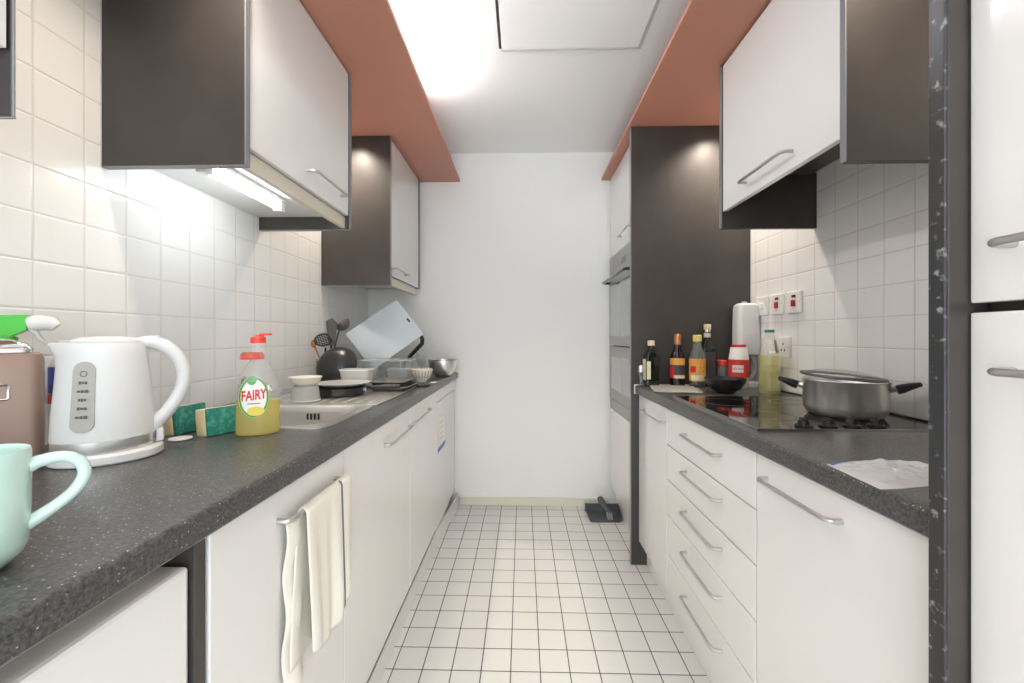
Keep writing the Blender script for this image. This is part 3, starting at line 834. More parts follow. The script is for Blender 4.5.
MB().rings([[on_fairy(lcx - 0.004 + a * math.cos(2*PI*k/20), lcz + 0.04 + b * math.sin(2*PI*k/20), 0.0016) for k in range(20)] for a, b in ((0.010, 0.011), (0.0005, 0.0005))], True, False, True).build('green_leaf', 'label_green', lab, True)
MB().rings([[on_fairy(lcx + 0.004 + a * math.cos(2*PI*k/24), lcz - 0.033 + b * math.sin(2*PI*k/24), 0.0016) for k in range(24)] for a, b in ((0.018, 0.011), (0.0005, 0.0005))], True, False, True).build('lemon_picture', 'label_yellow', lab, True)
text_mesh('brand_lettering', 'FAIRY', 0.0235, 'print_red', lab, None, warp=lambda x, y, z: on_fairy(lcx + x * 0.84, lcz + 0.004 + y * 1.4 + x * 0.08, 0.0018), bold=0.0006)
MB().grid(lambda u, v: tuple(on_fairy(lcx - 0.013 + 0.026 * u, lcz - 0.016 + 0.002 * v, 0.0018)), 8, 1).build('small_print', 'mark', lab)

def sponge(label, c, rz, L, H, T, tilt=0.0):
    X = Matrix.Translation(c) @ Matrix.Rotation(rz, 4, 'Z') @ Matrix.Rotation(tilt, 4, 'X')
    t = thing('sponge', label, 'sponge', c, rz, 'scouring sponges')
    MB(X).box(-L/2, L/2, 0.0, T, 0.001, H, 0.004, 3).build('foam', 'sponge_cream', t, True)
    MB(X).box(-L/2 + 0.001, L/2, -0.009, -0.0003, 0.001, H, 0.002, 2).build('scourer', 'sponge_green', t, True)
sponge('green-faced scouring sponge with a thick cream end, against the washing-up bottle', (-0.724, 1.005, ZW), math.radians(66), 0.12, 0.066, 0.040, -0.12)
sponge('green scouring sponge standing just behind the kettle handle', (-0.828, 1.0, ZW), math.radians(82), 0.085, 0.068, 0.026, -0.12)
ld = MB().lathe([(0.0, 0.001), (0.02, 0.0008), (0.023, 0.003), (0.022, 0.005), (0.0, 0.0055)], (-0.788, 0.925, ZW), 28, cap0=False, cap1=False).build('lid', 'white_plastic', None, True)
tag(ld, 'small flat white lid lying in front of the sponges by the kettle', 'lid')

ZD = ZW + 0.0056   # top of the drainer ridges
t = thing('plastic_cup', 'milky plastic cup turned upside down on the drainer by the sink bowl', 'cup', (-0.79, 1.475, ZD))
MB().lathe([(0.047, 0.0005), (0.049, 0.003), (0.043, 0.05), (0.041, 0.053), (0.0, 0.054)], (-0.79, 1.475, ZD), 32, cap0=False).build('wall', 'tub', t, True)
MB().lathe([(0.0495, 0.0006), (0.0505, 0.002), (0.0495, 0.0045)], (-0.79, 1.475, ZD), 32, cap0=False, cap1=False).build('rim', 'label_white', t, True)
t = thing('tea_bowl', 'small ivory bowl with a wide rim stacked on the milky plastic cup', 'bowl', (-0.79, 1.475, ZD + 0.0545))
MB().lathe([(0.0, 0.001), (0.026, 0.0005), (0.034, 0.002), (0.048, 0.014), (0.053, 0.028), (0.0555, 0.031), (0.0545, 0.0325), (0.05, 0.028), (0.044, 0.014), (0.03, 0.005), (0.0, 0.004)], (-0.79, 1.475, ZD + 0.0545), 36, cap0=False, cap1=False).build('bowl', 'ivory', t, True)
MB().lathe([(0.028, 0), (0.028, 0.003)], (-0.79, 1.475, ZD + 0.054), 28).build('foot', 'ivory', t, True)
gl = MB().lathe([(0.0, 0.001), (0.04, 0.0008), (0.05, 0.006), (0.058, 0.03), (0.0585, 0.034), (0.056, 0.033), (0.048, 0.008), (0.0, 0.004)], (-0.90, 1.49, ZD), 32, cap0=False, cap1=False).build('glass_dish', 'glass', None, True)
tag(gl, 'low clear glass dish at the back of the drainer behind the milky cup', 'dish')

# black frying pan with grey plate on it
t = thing('frying_pan', 'flat black frying pan on the drainer under a grey plate', 'frying pan', (-0.72, 1.635, ZD))
PX, PY = -0.742, 1.64
MB().lathe([(0.0, 0.001), (0.085, 0.0008), (0.095, 0.003), (0.108, 0.03), (0.11, 0.032), (0.106, 0.031), (0.093, 0.006), (0.0, 0.005)], (PX, PY, ZD), 44, cap0=False, cap1=False).build('pan', 'nonstick', t, True)
MB().tube([(PX + 0.10, PY + 0.01, ZD + 0.022), (PX + 0.14, PY + 0.015, ZD + 0.028), (PX + 0.19, PY + 0.02, ZD + 0.03), (PX + 0.24, PY + 0.03, ZD + 0.03)], [0.006, 0.007, 0.009, 0.008], 12, flat=1.4).build('handle', 'black_plastic', t, True)
MB().box(PX + 0.096, PX + 0.112, PY - 0.008, PY + 0.02, ZD + 0.016, ZD + 0.027, 0.002).build('bracket', 'steel', t)
pt = MB().lathe([(0.0, 0.001), (0.06, 0.0008), (0.07, 0.003), (0.105, 0.014), (0.108, 0.016), (0.104, 0.0165), (0.068, 0.006), (0.0, 0.004)], (PX + 0.015, PY, ZD + 0.0325), 44, cap0=False, cap1=False).build('plate', 'grey_plastic', None, True)
tag(pt, 'grey plate resting on the flat black frying pan', 'plate')

# tilted wok leaning on the wall side
wk = Vector((-0.885, 1.93, ZD + 0.092))
X = Matrix.Translation(wk) @ Matrix.Rotation(math.radians(-35), 4, 'Z') @ Matrix.Rotation(math.radians(62), 4, 'X') @ Matrix.Rotation(math.radians(25), 4, 'Y')
t = thing('wok', 'black non-stick wok propped on its edge on the drainer, round back showing', 'wok', (-0.885, 1.93, ZD))
prof = [(0.0, 0.062), (0.03, 0.061), (0.055, 0.053), (0.075, 0.04), (0.09, 0.022), (0.099, 0.0), (0.101, -0.003), (0.097, -0.002), (0.086, 0.019), (0.07, 0.037), (0.05, 0.049), (0.0, 0.057)]
MB(X).lathe(prof, (0, 0, 0), 44, cap0=False, cap1=False).build('pan', 'nonstick', t, True)

# milky tub in front
t = thing('plastic_tub', 'translucent white plastic tub standing on the drainer in front of the wok', 'tub', (-0.735, 1.805, ZD))
X = Matrix.Translation((-0.735, 1.805, ZD))
MB(X).rings([rrect(0, 0, a, b, 0.018, z) for z, a, b in ((0.0008, 0.050, 0.036), (0.004, 0.054, 0.040), (0.085, 0.064, 0.046), (0.089, 0.064, 0.046), (0.085, 0.061, 0.043), (0.006, 0.051, 0.037), (0.005, 0.02, 0.02))], True, False, True).build('wall', 'tub', t, True)
MB(X).rings([rrect(0, 0, a, b, 0.02, z) for z, a, b in ((0.085, 0.0645, 0.0465), (0.085, 0.067, 0.049), (0.0895, 0.067, 0.049), (0.0895, 0.0645, 0.0465))], True, False, False).build('rim', 'label_white', t, True)

# glass baking dish
gx, gy = -0.668, 2.01
t = thing('glass_baking_dish', 'rectangular clear glass baking dish holding up the pale chopping board', 'baking dish', (gx, gy, ZW))
MB().rings([rrect(gx, gy, a, b, 0.03, ZW + z) for z, a, b in ((0.0065, 0.1, 0.07), (0.009, 0.106, 0.075), (0.125, 0.112, 0.08), (0.128, 0.112, 0.08), (0.125, 0.107, 0.075), (0.013, 0.1, 0.07), (0.012, 0.03, 0.03))], True, False, True).build('dish', 'glass', t, True)
MB().rings([rrect(gx, gy, a, b, 0.035, ZW + z) for z, a, b in ((0.123, 0.113, 0.081), (0.123, 0.123, 0.088), (0.129, 0.123, 0.088), (0.1295, 0.112, 0.08))], True, False, False).build('rim', 'glass_rim', t, True)

# pale chopping board standing on its corner behind the dish
t = thing('chopping_board', 'pale grey-blue chopping board propped on its corner on the dish rack', 'chopping board', (-0.79, 2.12, ZW + 0.09))
bc = Vector((-0.728, 2.16, 1.142))
X = Matrix.Translation(bc) @ Matrix.Rotation(math.radians(14), 4, 'Z') @ Matrix.Rotation(math.radians(-14), 4, 'X') @ Matrix.Rotation(math.radians(-37), 4, 'Y')
MB(X).rings([[(p[0], yy, p[1]) for p in rrect(0, 0, hx_, hz_, 0.012, 0)] for yy, hx_, hz_ in ((-0.004, 0.158, 0.118), (-0.003, 0.16, 0.12), (0.003, 0.16, 0.12), (0.004, 0.158, 0.118))]).build('board', 'board_blue', t, True)
MB(X).rings([[(0.14 + p[0], yy, -0.01 + p[1]) for p in rrect(0, 0, 0.005, 0.013, 0.0045, 0)] for yy in (-0.0052, -0.0042)]).build('hanging_slot', 'black_plastic', t, True)

# saucepan behind board with black handle
t = thing('saucepan', 'dark saucepan behind the chopping board, black handle sticking up', 'saucepan', (-0.70, 2.33, ZW))
MB().lathe([(0.0, 0.001), (0.075, 0.0008), (0.085, 0.006), (0.09, 0.09), (0.092, 0.093), (0.087, 0.09), (0.081, 0.01), (0.0, 0.006)], (-0.745, 2.36, ZW + 0.0006), 40, cap0=False, cap1=False).build('pan', 'nonstick', t, True)
MB().tube([(-0.667, 2.34, ZW + 0.085), (-0.64, 2.33, ZW + 0.13), (-0.60, 2.32, ZW + 0.17), (-0.570, 2.315, ZW + 0.2), (-0.568, 2.312, ZW + 0.225), (-0.58, 2.31, ZW + 0.255)], [0.009, 0.01, 0.011, 0.011, 0.010, 0.008], 12, flat=1.3).build('handle', 'black_plastic', t, True)

# stacked bakeware
tr = thing('baking_tray', 'upper of two stacked dark grey baking trays at the drainer end', 'baking tray', (-0.565, 1.82, ZD), 0, 'stacked baking trays')
def tray(t, x, y, z, a, b, h):
    MB().rings([rrect(x, y, p, q, 0.02, z + dz) for dz, p, q in ((0.0006, a - 0.014, b - 0.014), (h, a - 0.004, b - 0.004), (h, a, b), (h + 0.0025, a, b), (h + 0.0025, a - 0.006, b - 0.006), (0.003, a - 0.017, b - 0.017), (0.003, 0.02, 0.02))], True, False, True).build('tray', 'grey_metal', t, True)
    MB().tube([(q[0], q[1], z + h + 0.0015) for q in rrect(x, y, a, b, 0.02, 0)], 0.0028, 8, True).build('rolled_rim', 'grey_metal', t, True)
tray(tr, -0.585, 1.835, ZD + 0.018, 0.078, 0.095, 0.017)
tr = thing('baking_tray', 'lower of two stacked dark grey baking trays at the drainer end', 'baking tray', (-0.565, 1.83, ZD), 0, 'stacked baking trays')
tray(tr, -0.578, 1.83, ZD, 0.085, 0.105, 0.014)

# pot of utensils by the wall
ux, uy = -0.995, 2.05
t = thing('utensil_pot', 'small cream utensil pot against the tiles behind the wok', 'pot', (ux, uy, ZW))
MB().lathe([(0.0, 0.004), (0.034, 0.0008), (0.038, 0.004), (0.044, 0.12), (0.0455, 0.124), (0.042, 0.122), (0.036, 0.01), (0.0, 0.008)], (ux, uy, ZW + 0.0065), 32, cap0=False, cap1=False).build('pot', 'ivory', t, True)
MB().lathe([(0.0435, 0.098), (0.0442, 0.112)], (ux, uy, ZW + 0.0068), 32, cap0=False, cap1=False).build('painted_band', 'wood', t, True)
ub = ZW + 0.017
t = thing('slotted_spoon', 'black slotted spoon in the utensil pot, pierced round head', 'spoon', (ux, uy, ub))
MB().tube([(ux - 0.008, uy, ub), (ux + 0.004, uy - 0.015, ub + 0.10), (ux + 0.018, uy - 0.04, ub + 0.165)], 0.0045, 10).build('handle', 'black_plastic', t, True)
hc = Vector((ux + 0.012, uy - 0.05, ub + 0.205))
X = Matrix.Translation(hc) @ Matrix.Rotation(math.radians(30), 4, 'Z') @ Matrix.Rotation(math.radians(70), 4, 'X') @ Matrix.Rotation(math.radians(15), 4, 'Z')
mb = MB(X)
n = 28
mb.rings([[(q*1.25*math.cos(2*PI*k/n), q*math.sin(2*PI*k/n), zz) for k in range(n)] for q, zz in ((0.034, 0), (0.034, 0.003), (0.029, 0.003), (0.029, 0))] + [[(0.034*1.25*math.cos(2*PI*k/n), 0.034*math.sin(2*PI*k/n), 0) for k in range(n)]], True, False, False)
for k in range(-3, 4):
    w = 1.25 * math.sqrt(max(0, 0.031**2 - (k*0.0085)**2))
    mb.box(-w, w, k*0.0085 - 0.0017, k*0.0085 + 0.0017, 0, 0.0025)
for k in range(-3, 4):
    w = math.sqrt(max(0, 0.031**2 - (k*0.0085)**2))
    mb.box(k*0.0105 - 0.0017, k*0.0105 + 0.0017, -w, w, 0, 0.0025)
mb.build('head', 'black_plastic', t)
t = thing('ladle', 'dark ladle in the utensil pot with its deep bowl highest', 'ladle', (ux, uy, ub))
MB().tube([(ux + 0.01, uy + 0.012, ub), (ux + 0.03, uy + 0.012, ub + 0.12), (ux + 0.055, uy + 0.005, ub + 0.22), (ux + 0.075, uy, ub + 0.272)], 0.0045, 10).build('handle', 'grey_metal', t, True)
X = Matrix.Translation((ux + 0.085, uy - 0.0, ub + 0.285)) @ Matrix.Rotation(math.radians(-40), 4, 'Y')
MB(X).lathe([(0.0, -0.032), (0.02, -0.028), (0.034, -0.014), (0.04, 0.004), (0.0385, 0.004), (0.032, -0.012), (0.0, -0.029)], (0, 0, 0), 28, cap0=False, cap1=False).build('bowl', 'grey_metal', t, True)
t = thing('spatula', 'dark flat-bladed spatula in the utensil pot', 'spatula', (ux, uy, ub))
MB().tube([(ux + 0.012, uy - 0.012, ub), (ux + 0.03, uy - 0.022, ub + 0.1), (ux + 0.042, uy - 0.028, ub + 0.18)], 0.0045, 10).build('handle', 'black_plastic', t, True)
MB().prism([(ux + 0.03, uy - 0.03, ub + 0.175), (ux + 0.056, uy - 0.03, ub + 0.175), (ux + 0.076, uy - 0.036, ub + 0.29), (ux + 0.05, uy - 0.038, ub + 0.315), (ux + 0.018, uy - 0.036, ub + 0.3)], (0, 0.003, 0)).build('blade', 'grey_metal', t)
t = thing('wooden_spoon', 'thin wooden spoon leaning out of the utensil pot towards the sink', 'spoon', (ux, uy, ub))
MB().tube([(ux + 0.005, uy - 0.008, ub), (ux - 0.012, uy - 0.03, ub + 0.10), (ux - 0.026, uy - 0.055, ub + 0.17)], 0.0038, 10).build('handle', 'wood', t, True)
MB().sphere((ux - 0.03, uy - 0.062, ub + 0.187), 0.02, 0.7, 0.35, 1.0).build('head', 'wood', t, True)

# bowls at the far end
sb = Vector((-0.537, 2.165, ZW + 0.0006))
t = thing('striped_bowl', 'small ivory bowl with vertical grey stripes on the worktop', 'bowl', sb)
MB().lathe([(0.0, 0.002), (0.028, 0.0), (0.029, 0.006), (0.042, 0.02), (0.054, 0.042), (0.0585, 0.063), (0.059, 0.066), (0.056, 0.065), (0.05, 0.044), (0.038, 0.022), (0.0, 0.012)], sb, 40, cap0=False, cap1=False).build('bowl', 'ivory', t, True)
mb = MB()
for k in range(20):
    a = 2*PI*k/20
    pts = [(0.0435, 0.0225), (0.0545, 0.0425), (0.0592, 0.06)]
    mb.tube([(sb.x + r*math.cos(a), sb.y + r*math.sin(a), sb.z + z) for r, z in pts], 0.0022, 6)
mb.build('stripes', 'bowl_rib', t)
ss = Vector((-0.485, 2.48, ZW + 0.0006))
t = thing('steel_bowl', 'shiny stainless steel mixing bowl at the far end by the wall', 'bowl', ss)
MB().lathe([(0.0, 0.001), (0.04, 0.0), (0.06, 0.014), (0.078, 0.045), (0.085, 0.085), (0.085, 0.098), (0.083, 0.098), (0.076, 0.046), (0.058, 0.016), (0.0, 0.004)], ss, 44, cap0=False, cap1=False).build('bowl', 'steel', t, True)
MB().tube([(ss.x + 0.086*math.cos(2*PI*k/44), ss.y + 0.086*math.sin(2*PI*k/44), ss.z + 0.0985) for k in range(44)], 0.0025, 8, True).build('rolled_rim', 'chrome', t, True)
t = thing('drinking_glass', 'clear stemmed glass beside the steel mixing bowl', 'glass', (-0.62, 2.50, ZW))
MB().lathe([(0.0, 0.002), (0.03, 0.0006), (0.029, 0.003), (0.006, 0.007), (0.005, 0.05), (0.02, 0.062), (0.031, 0.085), (0.033, 0.112), (0.028, 0.135), (0.0265, 0.135), (0.031, 0.112), (0.029, 0.086), (0.0, 0.06)], (-0.62, 2.50, ZW + 0.0005), 32, cap0=False, cap1=False).build('glass', 'glass', t, True)
MB().lathe([(0.0285, 0.1352), (0.0285, 0.137), (0.026, 0.137), (0.026, 0.1352)], (-0.62, 2.5, ZW + 0.0005), 32, cap0=False, cap1=False).build('rim', 'glass', t, True)
t = thing('food_container', 'pale lidded plastic food container behind the striped bowl', 'container', (-0.655, 2.215, ZW))
MB().rings([rrect(-0.665, 2.19, a, b, 0.015, ZW + z) for z, a, b in ((0.0008, 0.048, 0.036), (0.06, 0.054, 0.042))]).build('tub', 'tub', t, True)
MB().rings([rrect(-0.665, 2.19, a, b, 0.016, ZW + z) for z, a, b in ((0.0605, 0.056, 0.044), (0.068, 0.056, 0.044), (0.069, 0.05, 0.038))]).build('lid', mat('pale_blue_lid', rgb(196, 200, 222), 0.4), t, True)
dl = MB().lathe([(0.0, 0.001), (0.04, 0.0006), (0.048, 0.004), (0.042, 0.011), (0.02, 0.015), (0.0, 0.0155)], (-0.482, 1.965, ZW), 32, cap0=False, cap1=False, sx=0.8).build('pan_lid', 'nonstick', None, True)
tag(dl, 'small dark lid lying at the worktop edge in front of the striped bowl', 'lid')
sc = MB().lathe([(0.0, 0.001), (0.022, 0.0006), (0.026, 0.002), (0.0, 0.003)], (-0.462, 2.12, ZW), 24, cap0=False, cap1=False, sx=0.6, sy=1.5).build('scrap_of_paper', 'label_white', None, True)
tag(sc, 'white scrap lying on the worktop edge between striped bowl and steel bowl', 'scrap')

# ================================================================== towel on the door handle
t = thing('kitchen_towel', 'cream cotton towel with one dark stripe hanging over the cabinet handle', 'towel', (FL + 0.034, 0.83, 0.792))
hx0 = FL + 0.025
def towel(u, v):
    """u across (along the handle), v from back hem over the bar to front hem."""
    wv = 0.006 * math.sin(9 * u + 1) + 0.003 * math.sin(23 * u)
    Lb, Lf = 0.30, 0.285 + 0.05 * math.sin(PI * u) - 0.05 * u
    L = Lb + Lf
    s = v * L - Lb
    y = 0.785 + 0.202 * u
    r = 0.0085
    if s < -0.012:
        z = 0.786 + (s + 0.012); x = hx0 - r
        k = min(1, (-s) / 0.25)
        y -= 0.03 * k * (1 - u)
        x += 0.3 * wv * k
        x = max(x, FL + 0.006)
    elif s > 0.012:
        z = 0.786 - (s - 0.012); x = hx0 + r
        k = min(1, s / 0.25)
        x += wv * k + 0.016 * k * (0.4 + 0.6 * u)
        y += 0.012 * k * math.sin(5 * u) - 0.018 * k * u
    else:
        a = (s / 0.012) * PI / 2
        x = hx0 + r * math.sin(a); z = 0.786 + r * math.cos(a)
    return (x, y, z)
o = MB().grid(towel, 44, 60).build('cloth', 'towel', t, True, solid=0.003, angle=80)
def hang(u, v):                                        # inner fold that shows beside the front layer
    z = 0.782 - 0.325 * v
    y = 0.757 + 0.06 * u - 0.008 * v
    x = FL + 0.008 + 0.012 * math.sin(PI * u) * (0.5 + 0.5 * v) + 0.004 * math.sin(14 * v)
    return (x, y, z)
MB().grid(hang, 12, 30).build('fold', 'towel', t, True, solid=0.003, angle=80)
def strip(u, v):
    p = Vector(towel(0.72 + 0.035 * u, 0.515 + 0.475 * v)); return (p.x + 0.0024, p.y, p.z)
MB().grid(strip, 3, 40).build('stripe', 'stripe', t, True, solid=0.001, angle=80)

# ================================================================== bottles and pots on the hob side
def label_band(X, r, z0, z1, a0, a1, name, m, parent, sx=1.0, sy=1.0, off=0.0006):
    n = max(8, int(abs(a1 - a0) * 12))
    return MB(X).grid(lambda u, v: ((r + off) * sx * math.cos(a0 + (a1 - a0) * u), (r + off) * sy * math.sin(a0 + (a1 - a0) * u), z0 + (z1 - z0) * v), n, 1).build(name, m, parent, True)

def bottle(name, label, loc, prof, glass, cap, capm, neck=None, sq=None):
    t = thing(name, label, 'bottle', loc)
    X = Matrix.Translation(loc)
    if sq:
        MB(X).rings([rrect(0, 0, r, r, min(r * sq, r * 0.98) if z < prof[-3][1] else r * 0.98, z) for r, z in prof]).build('glass_bottle', glass, t, True)
    else:
        MB(X).lathe(prof, (0, 0, 0), 32).build('glass_bottle', glass, t, True)
    MB(X).lathe(cap, (0, 0, 0), 24).build('cap', capm, t, True)
    return t, X
ZR = ZW + 0.0005
FA = -PI/2 - 0.35     # towards the camera
# glass chopping board under the bottles
X = Matrix.Translation((0.68, 1.852, ZW)) @ Matrix.Rotation(math.radians(-12), 4, 'Z')
t = thing('glass_chopping_board', 'grey speckled glass worktop saver lying in front of the bottles', 'chopping board', (0.68, 1.86, ZW))
MB(X).rings([rrect(0, 0, a, b, 0.025, z) for z, a, b in ((0.003, 0.096, 0.118), (0.0035, 0.098, 0.12), (0.007, 0.098, 0.12), (0.0075, 0.096, 0.118))]).build('board', 'speckle_glass', t, True)
for i, j in ((1, 1), (1, -1), (-1, 1), (-1, -1)):
    MB(X).lathe([(0.008, 0.0003), (0.008, 0.003)], (i * 0.075, j * 0.095, 0), 12).build('foot', 'grey_plastic', t, True)

t, X = bottle('olive_oil_bottle', 'small square dark green oil bottle with a cream cap, beside the shaker', (0.622, 2.0, ZR),
    [(0.030, 0.0), (0.033, 0.004), (0.033, 0.125), (0.03, 0.145), (0.018, 0.168), (0.0135, 0.178), (0.0135, 0.19), (0.0135, 0.195)], 'green_glass', [(0.0165, 0.1955), (0.0165, 0.217), (0.014, 0.22)], 'cap_cream', sq=0.35)
MB(X).box(-0.034, -0.0336, -0.024, 0.024, 0.03, 0.13).build('label', 'label_cream', t)
MB(X).box(-0.031, -0.012, -0.0342, -0.0336, 0.035, 0.12).build('label', 'label_cream', t)
t = thing('salt_shaker', 'small steel and glass shaker at the edge beside the tall black panel', 'shaker', (0.576, 2.005, ZR))
MB(Matrix.Translation((0.5755, 2.008, ZR))).lathe([(0.0105, 0.0003), (0.0118, 0.002), (0.0112, 0.05), (0.0105, 0.066)], (0, 0, 0), 24).build('jar', 'glass', t, True)
MB(Matrix.Translation((0.5755, 2.008, ZR))).lathe([(0.0112, 0.0662), (0.0112, 0.09), (0.007, 0.099), (0.0, 0.101)], (0, 0, 0), 24).build('top', 'steel', t, True)

zb = ZW + 0.0005
t, X = bottle('soy_sauce_bottle', 'dark sauce bottle with a copper cap and an orange and dark label', (0.748, 2.0, zb),
    [(0.032, 0.0), (0.035, 0.004), (0.035, 0.105), (0.034, 0.135), (0.027, 0.158), (0.0165, 0.178), (0.0145, 0.2)], 'brown_glass', [(0.0175, 0.2005), (0.0175, 0.215), (0.0165, 0.246), (0.014, 0.249)], 'cap_copper')
l = label_band(X, 0.035, 0.04, 0.135, FA - 1.2, FA + 1.2, 'label', 'label_dark', t)
label_band(X, 0.0355, 0.103, 0.135, FA - 1.2, FA + 1.2, 'orange_band', 'label_amber', l)
label_band(X, 0.0355, 0.04, 0.095, FA - 1.2, FA - 0.45, 'red_patch', 'print_red', l)
label_band(X, 0.0355, 0.04, 0.055, FA - 0.45, FA + 1.2, 'pale_band', 'label_cream', l)

t, X = bottle('sauce_bottle', 'sauce bottle with a pale yellow cap and a yellow-orange label', (0.828, 1.965, zb),
    [(0.034, 0.0), (0.037, 0.004), (0.037, 0.11), (0.036, 0.135), (0.029, 0.165), (0.02, 0.19), (0.017, 0.215)], 'clear', [(0.0195, 0.2155), (0.0195, 0.243), (0.017, 0.246)], 'cap_yellow')
MB(X).lathe([(0.033, 0.002), (0.0358, 0.006), (0.0358, 0.12), (0.0345, 0.134)], (0, 0, 0), 32).build('sauce', 'brown_glass', t, True)
l = label_band(X, 0.037, 0.03, 0.135, FA - 1.3, FA + 1.3, 'label', 'label_orange', t)
label_band(X, 0.0375, 0.11, 0.135, FA - 1.3, FA + 1.3, 'amber_band', 'label_amber', l)
label_band(X, 0.0377, 0.07, 0.1, FA - 0.9, FA - 0.2, 'red_patch', 'print_red', l)
label_band(X, 0.0377, 0.035, 0.058, FA - 0.9, FA + 0.9, 'pale_patch', 'label_cream', l)

t, X = bottle('olive_oil_bottle', 'tall slim dark green oil bottle with a cream cap, tallest of the row', (0.893, 2.005, zb),
    [(0.030, 0.0), (0.034, 0.004), (0.034, 0.17), (0.03, 0.19), (0.019, 0.212), (0.0145, 0.225), (0.0145, 0.245), (0.0145, 0.26)], 'green_glass', [(0.0165, 0.272), (0.0165, 0.295), (0.014, 0.298)], 'cap_cream', sq=0.35)
MB(X).lathe([(0.0165, 0.2605), (0.017, 0.262), (0.015, 0.2715)], (0, 0, 0), 24).build('pourer', 'chrome', t, True)
MB(X).box(-0.024, 0.024, -0.0347, -0.0342, 0.03, 0.165).build('label', 'label_dark', t)
MB(X).lathe([(0.0155, 0.235), (0.0155, 0.256)], (0, 0, 0), 24, cap0=False, cap1=False).build('neck_band', 'label_cream', t, True)

rj = (0.962, 2.0, zb)
X = Matrix.Translation(rj)
t = thing('spice_jar', 'small glass jar with a red lid beside the salt tub', 'jar', rj)
MB(X).lathe([(0.024, 0.0005), (0.026, 0.004), (0.026, 0.075), (0.023, 0.095), (0.02, 0.1)], (0, 0, 0), 28).build('jar', 'clear', t, True)
MB(X).lathe([(0.0245, 0.1005), (0.0245, 0.122), (0.022, 0.125)], (0, 0, 0), 28).build('lid', 'red_cap', t, True)

sx_ = (0.985, 1.895, zb)
X = Matrix.Translation(sx_)
t = thing('salt_tub', 'red and white salt tub with a red lid behind the black bowl', 'salt tub', sx_)
MB(X).lathe([(0.032, 0.0005), (0.035, 0.004), (0.0415, 0.05), (0.0425, 0.07), (0.0425, 0.135), (0.0395, 0.15), (0.036, 0.172), (0.034, 0.19)], (0, 0, 0), 36).build('tub', 'label_white', t, True)
MB(X).lathe([(0.030, 0.1905), (0.030, 0.2), (0.028, 0.202)], (0, 0, 0), 28).build('lid', mat('dark_red_lid', rgb(196, 40, 56), 0.4), t, True)
l = label_band(X, 0.0425, 0.055, 0.135, 0, 2*PI, 'label', 'red_label', t)
pp = label_band(X, 0.0432, 0.078, 0.11, FA - 0.75, FA + 0.35, 'name_patch', 'label_white', l)
text_mesh('lettering', 'SAXA', 0.019, 'print_red', pp, None, warp=lambda x, y, z, X=X: X @ Vector((0.0442 * math.cos(FA - 0.2 + x/0.0425), 0.0442 * math.sin(FA - 0.2 + x/0.0425), 0.094 + y)))

# black bowl
bb = Vector((0.857, 1.758, ZR))
t = thing('black_bowl', 'matt black bowl on the worktop in front of the salt tub', 'bowl', bb)
MB().lathe([(0.0, 0.002), (0.034, 0.0), (0.036, 0.005), (0.06, 0.02), (0.076, 0.045), (0.0805, 0.062), (0.0795, 0.0635), (0.073, 0.046), (0.056, 0.023), (0.0, 0.01)], bb, 44, cap0=False, cap1=False).build('bowl', 'black_plastic', t, True)
MB().lathe([(0.033, -0.0004), (0.033, 0.002)], bb, 28).build('foot', 'black_plastic', t, True)

# upright white appliance against the panel
ap = Vector((1.058, 1.985, ZW))
t = thing('upright_dispenser', 'tall white rounded dispenser with a curved grey handle below, against the tiles', 'dispenser', ap)
Xd = Matrix.Translation(ap)
MB(Xd).rings([rrect(0.008, 0, a, b, 0.022, z) for z, a, b in ((0.155, 0.05, 0.038), (0.158, 0.054, 0.04), (0.26, 0.053, 0.04), (0.37, 0.05, 0.039), (0.388, 0.047, 0.036), (0.397, 0.036, 0.027))]).build('body', 'white_plastic', t, True)
MB(Xd).lathe([(0.012, 0.3975), (0.012, 0.403), (0.008, 0.406)], (0.0, 0, 0), 20).build('top_button', 'grey_plastic', t, True)
MB(Xd).tube([(0.03, 0, 0.152), (0.046, 0, 0.13), (0.053, 0, 0.105), (0.05, 0, 0.075), (0.038, 0, 0.05), (0.02, 0, 0.034)], [0.012, 0.011, 0.01, 0.01, 0.011, 0.012], 14, flat=1.3).build('handle', 'grey_plastic', t, True)
MB(Xd).rings([rrect(0.012, 0, a, b, 0.018, z) for z, a, b in ((0.0008, 0.05, 0.036), (0.02, 0.05, 0.036), (0.03, 0.034, 0.026))]).build('foot', 'white_plastic', t, True)

# pale oil bottle
yb = Vector((1.032, 1.742, ZR))
Xy_ = Matrix.Translation(yb)
t = thing('cooking_oil_bottle', 'clear plastic bottle of pale yellow oil with a green cap by the hob', 'bottle', yb)
ob = [(0.035, 0.0005), (0.039, 0.005), (0.039, 0.05), (0.038, 0.06), (0.039, 0.07), (0.039, 0.155), (0.035, 0.185), (0.026, 0.22), (0.017, 0.245), (0.0155, 0.255)]
MB(Xy_).lathe(ob, (0, 0, 0), 36).build('bottle', 'clear', t, True)
MB(Xy_).lathe([(0.034, 0.003), (0.0375, 0.007), (0.0375, 0.05), (0.0365, 0.06), (0.0375, 0.07), (0.0375, 0.158)], (0, 0, 0), 36).build('oil', 'oil', t, True)
MB(Xy_).lathe([(0.0185, 0.2555), (0.0185, 0.266), (0.0165, 0.268)], (0, 0, 0), 24).build('cap', 'teal_cap', t, True)
mb = MB(Xy_)
def lb(u, v):
    z = 0.17 + 0.055 * v
    r = 0.0392 + (0.024 - 0.0392) * max(0, (z - 0.16) / 0.065)
    a = FA - 0.2 + 1.0 * u
    return ((r + 0.001) * math.cos(a), (r + 0.001) * math.sin(a), z)
l = mb.grid(lb, 12, 6).build('label', 'label_white', t, True)
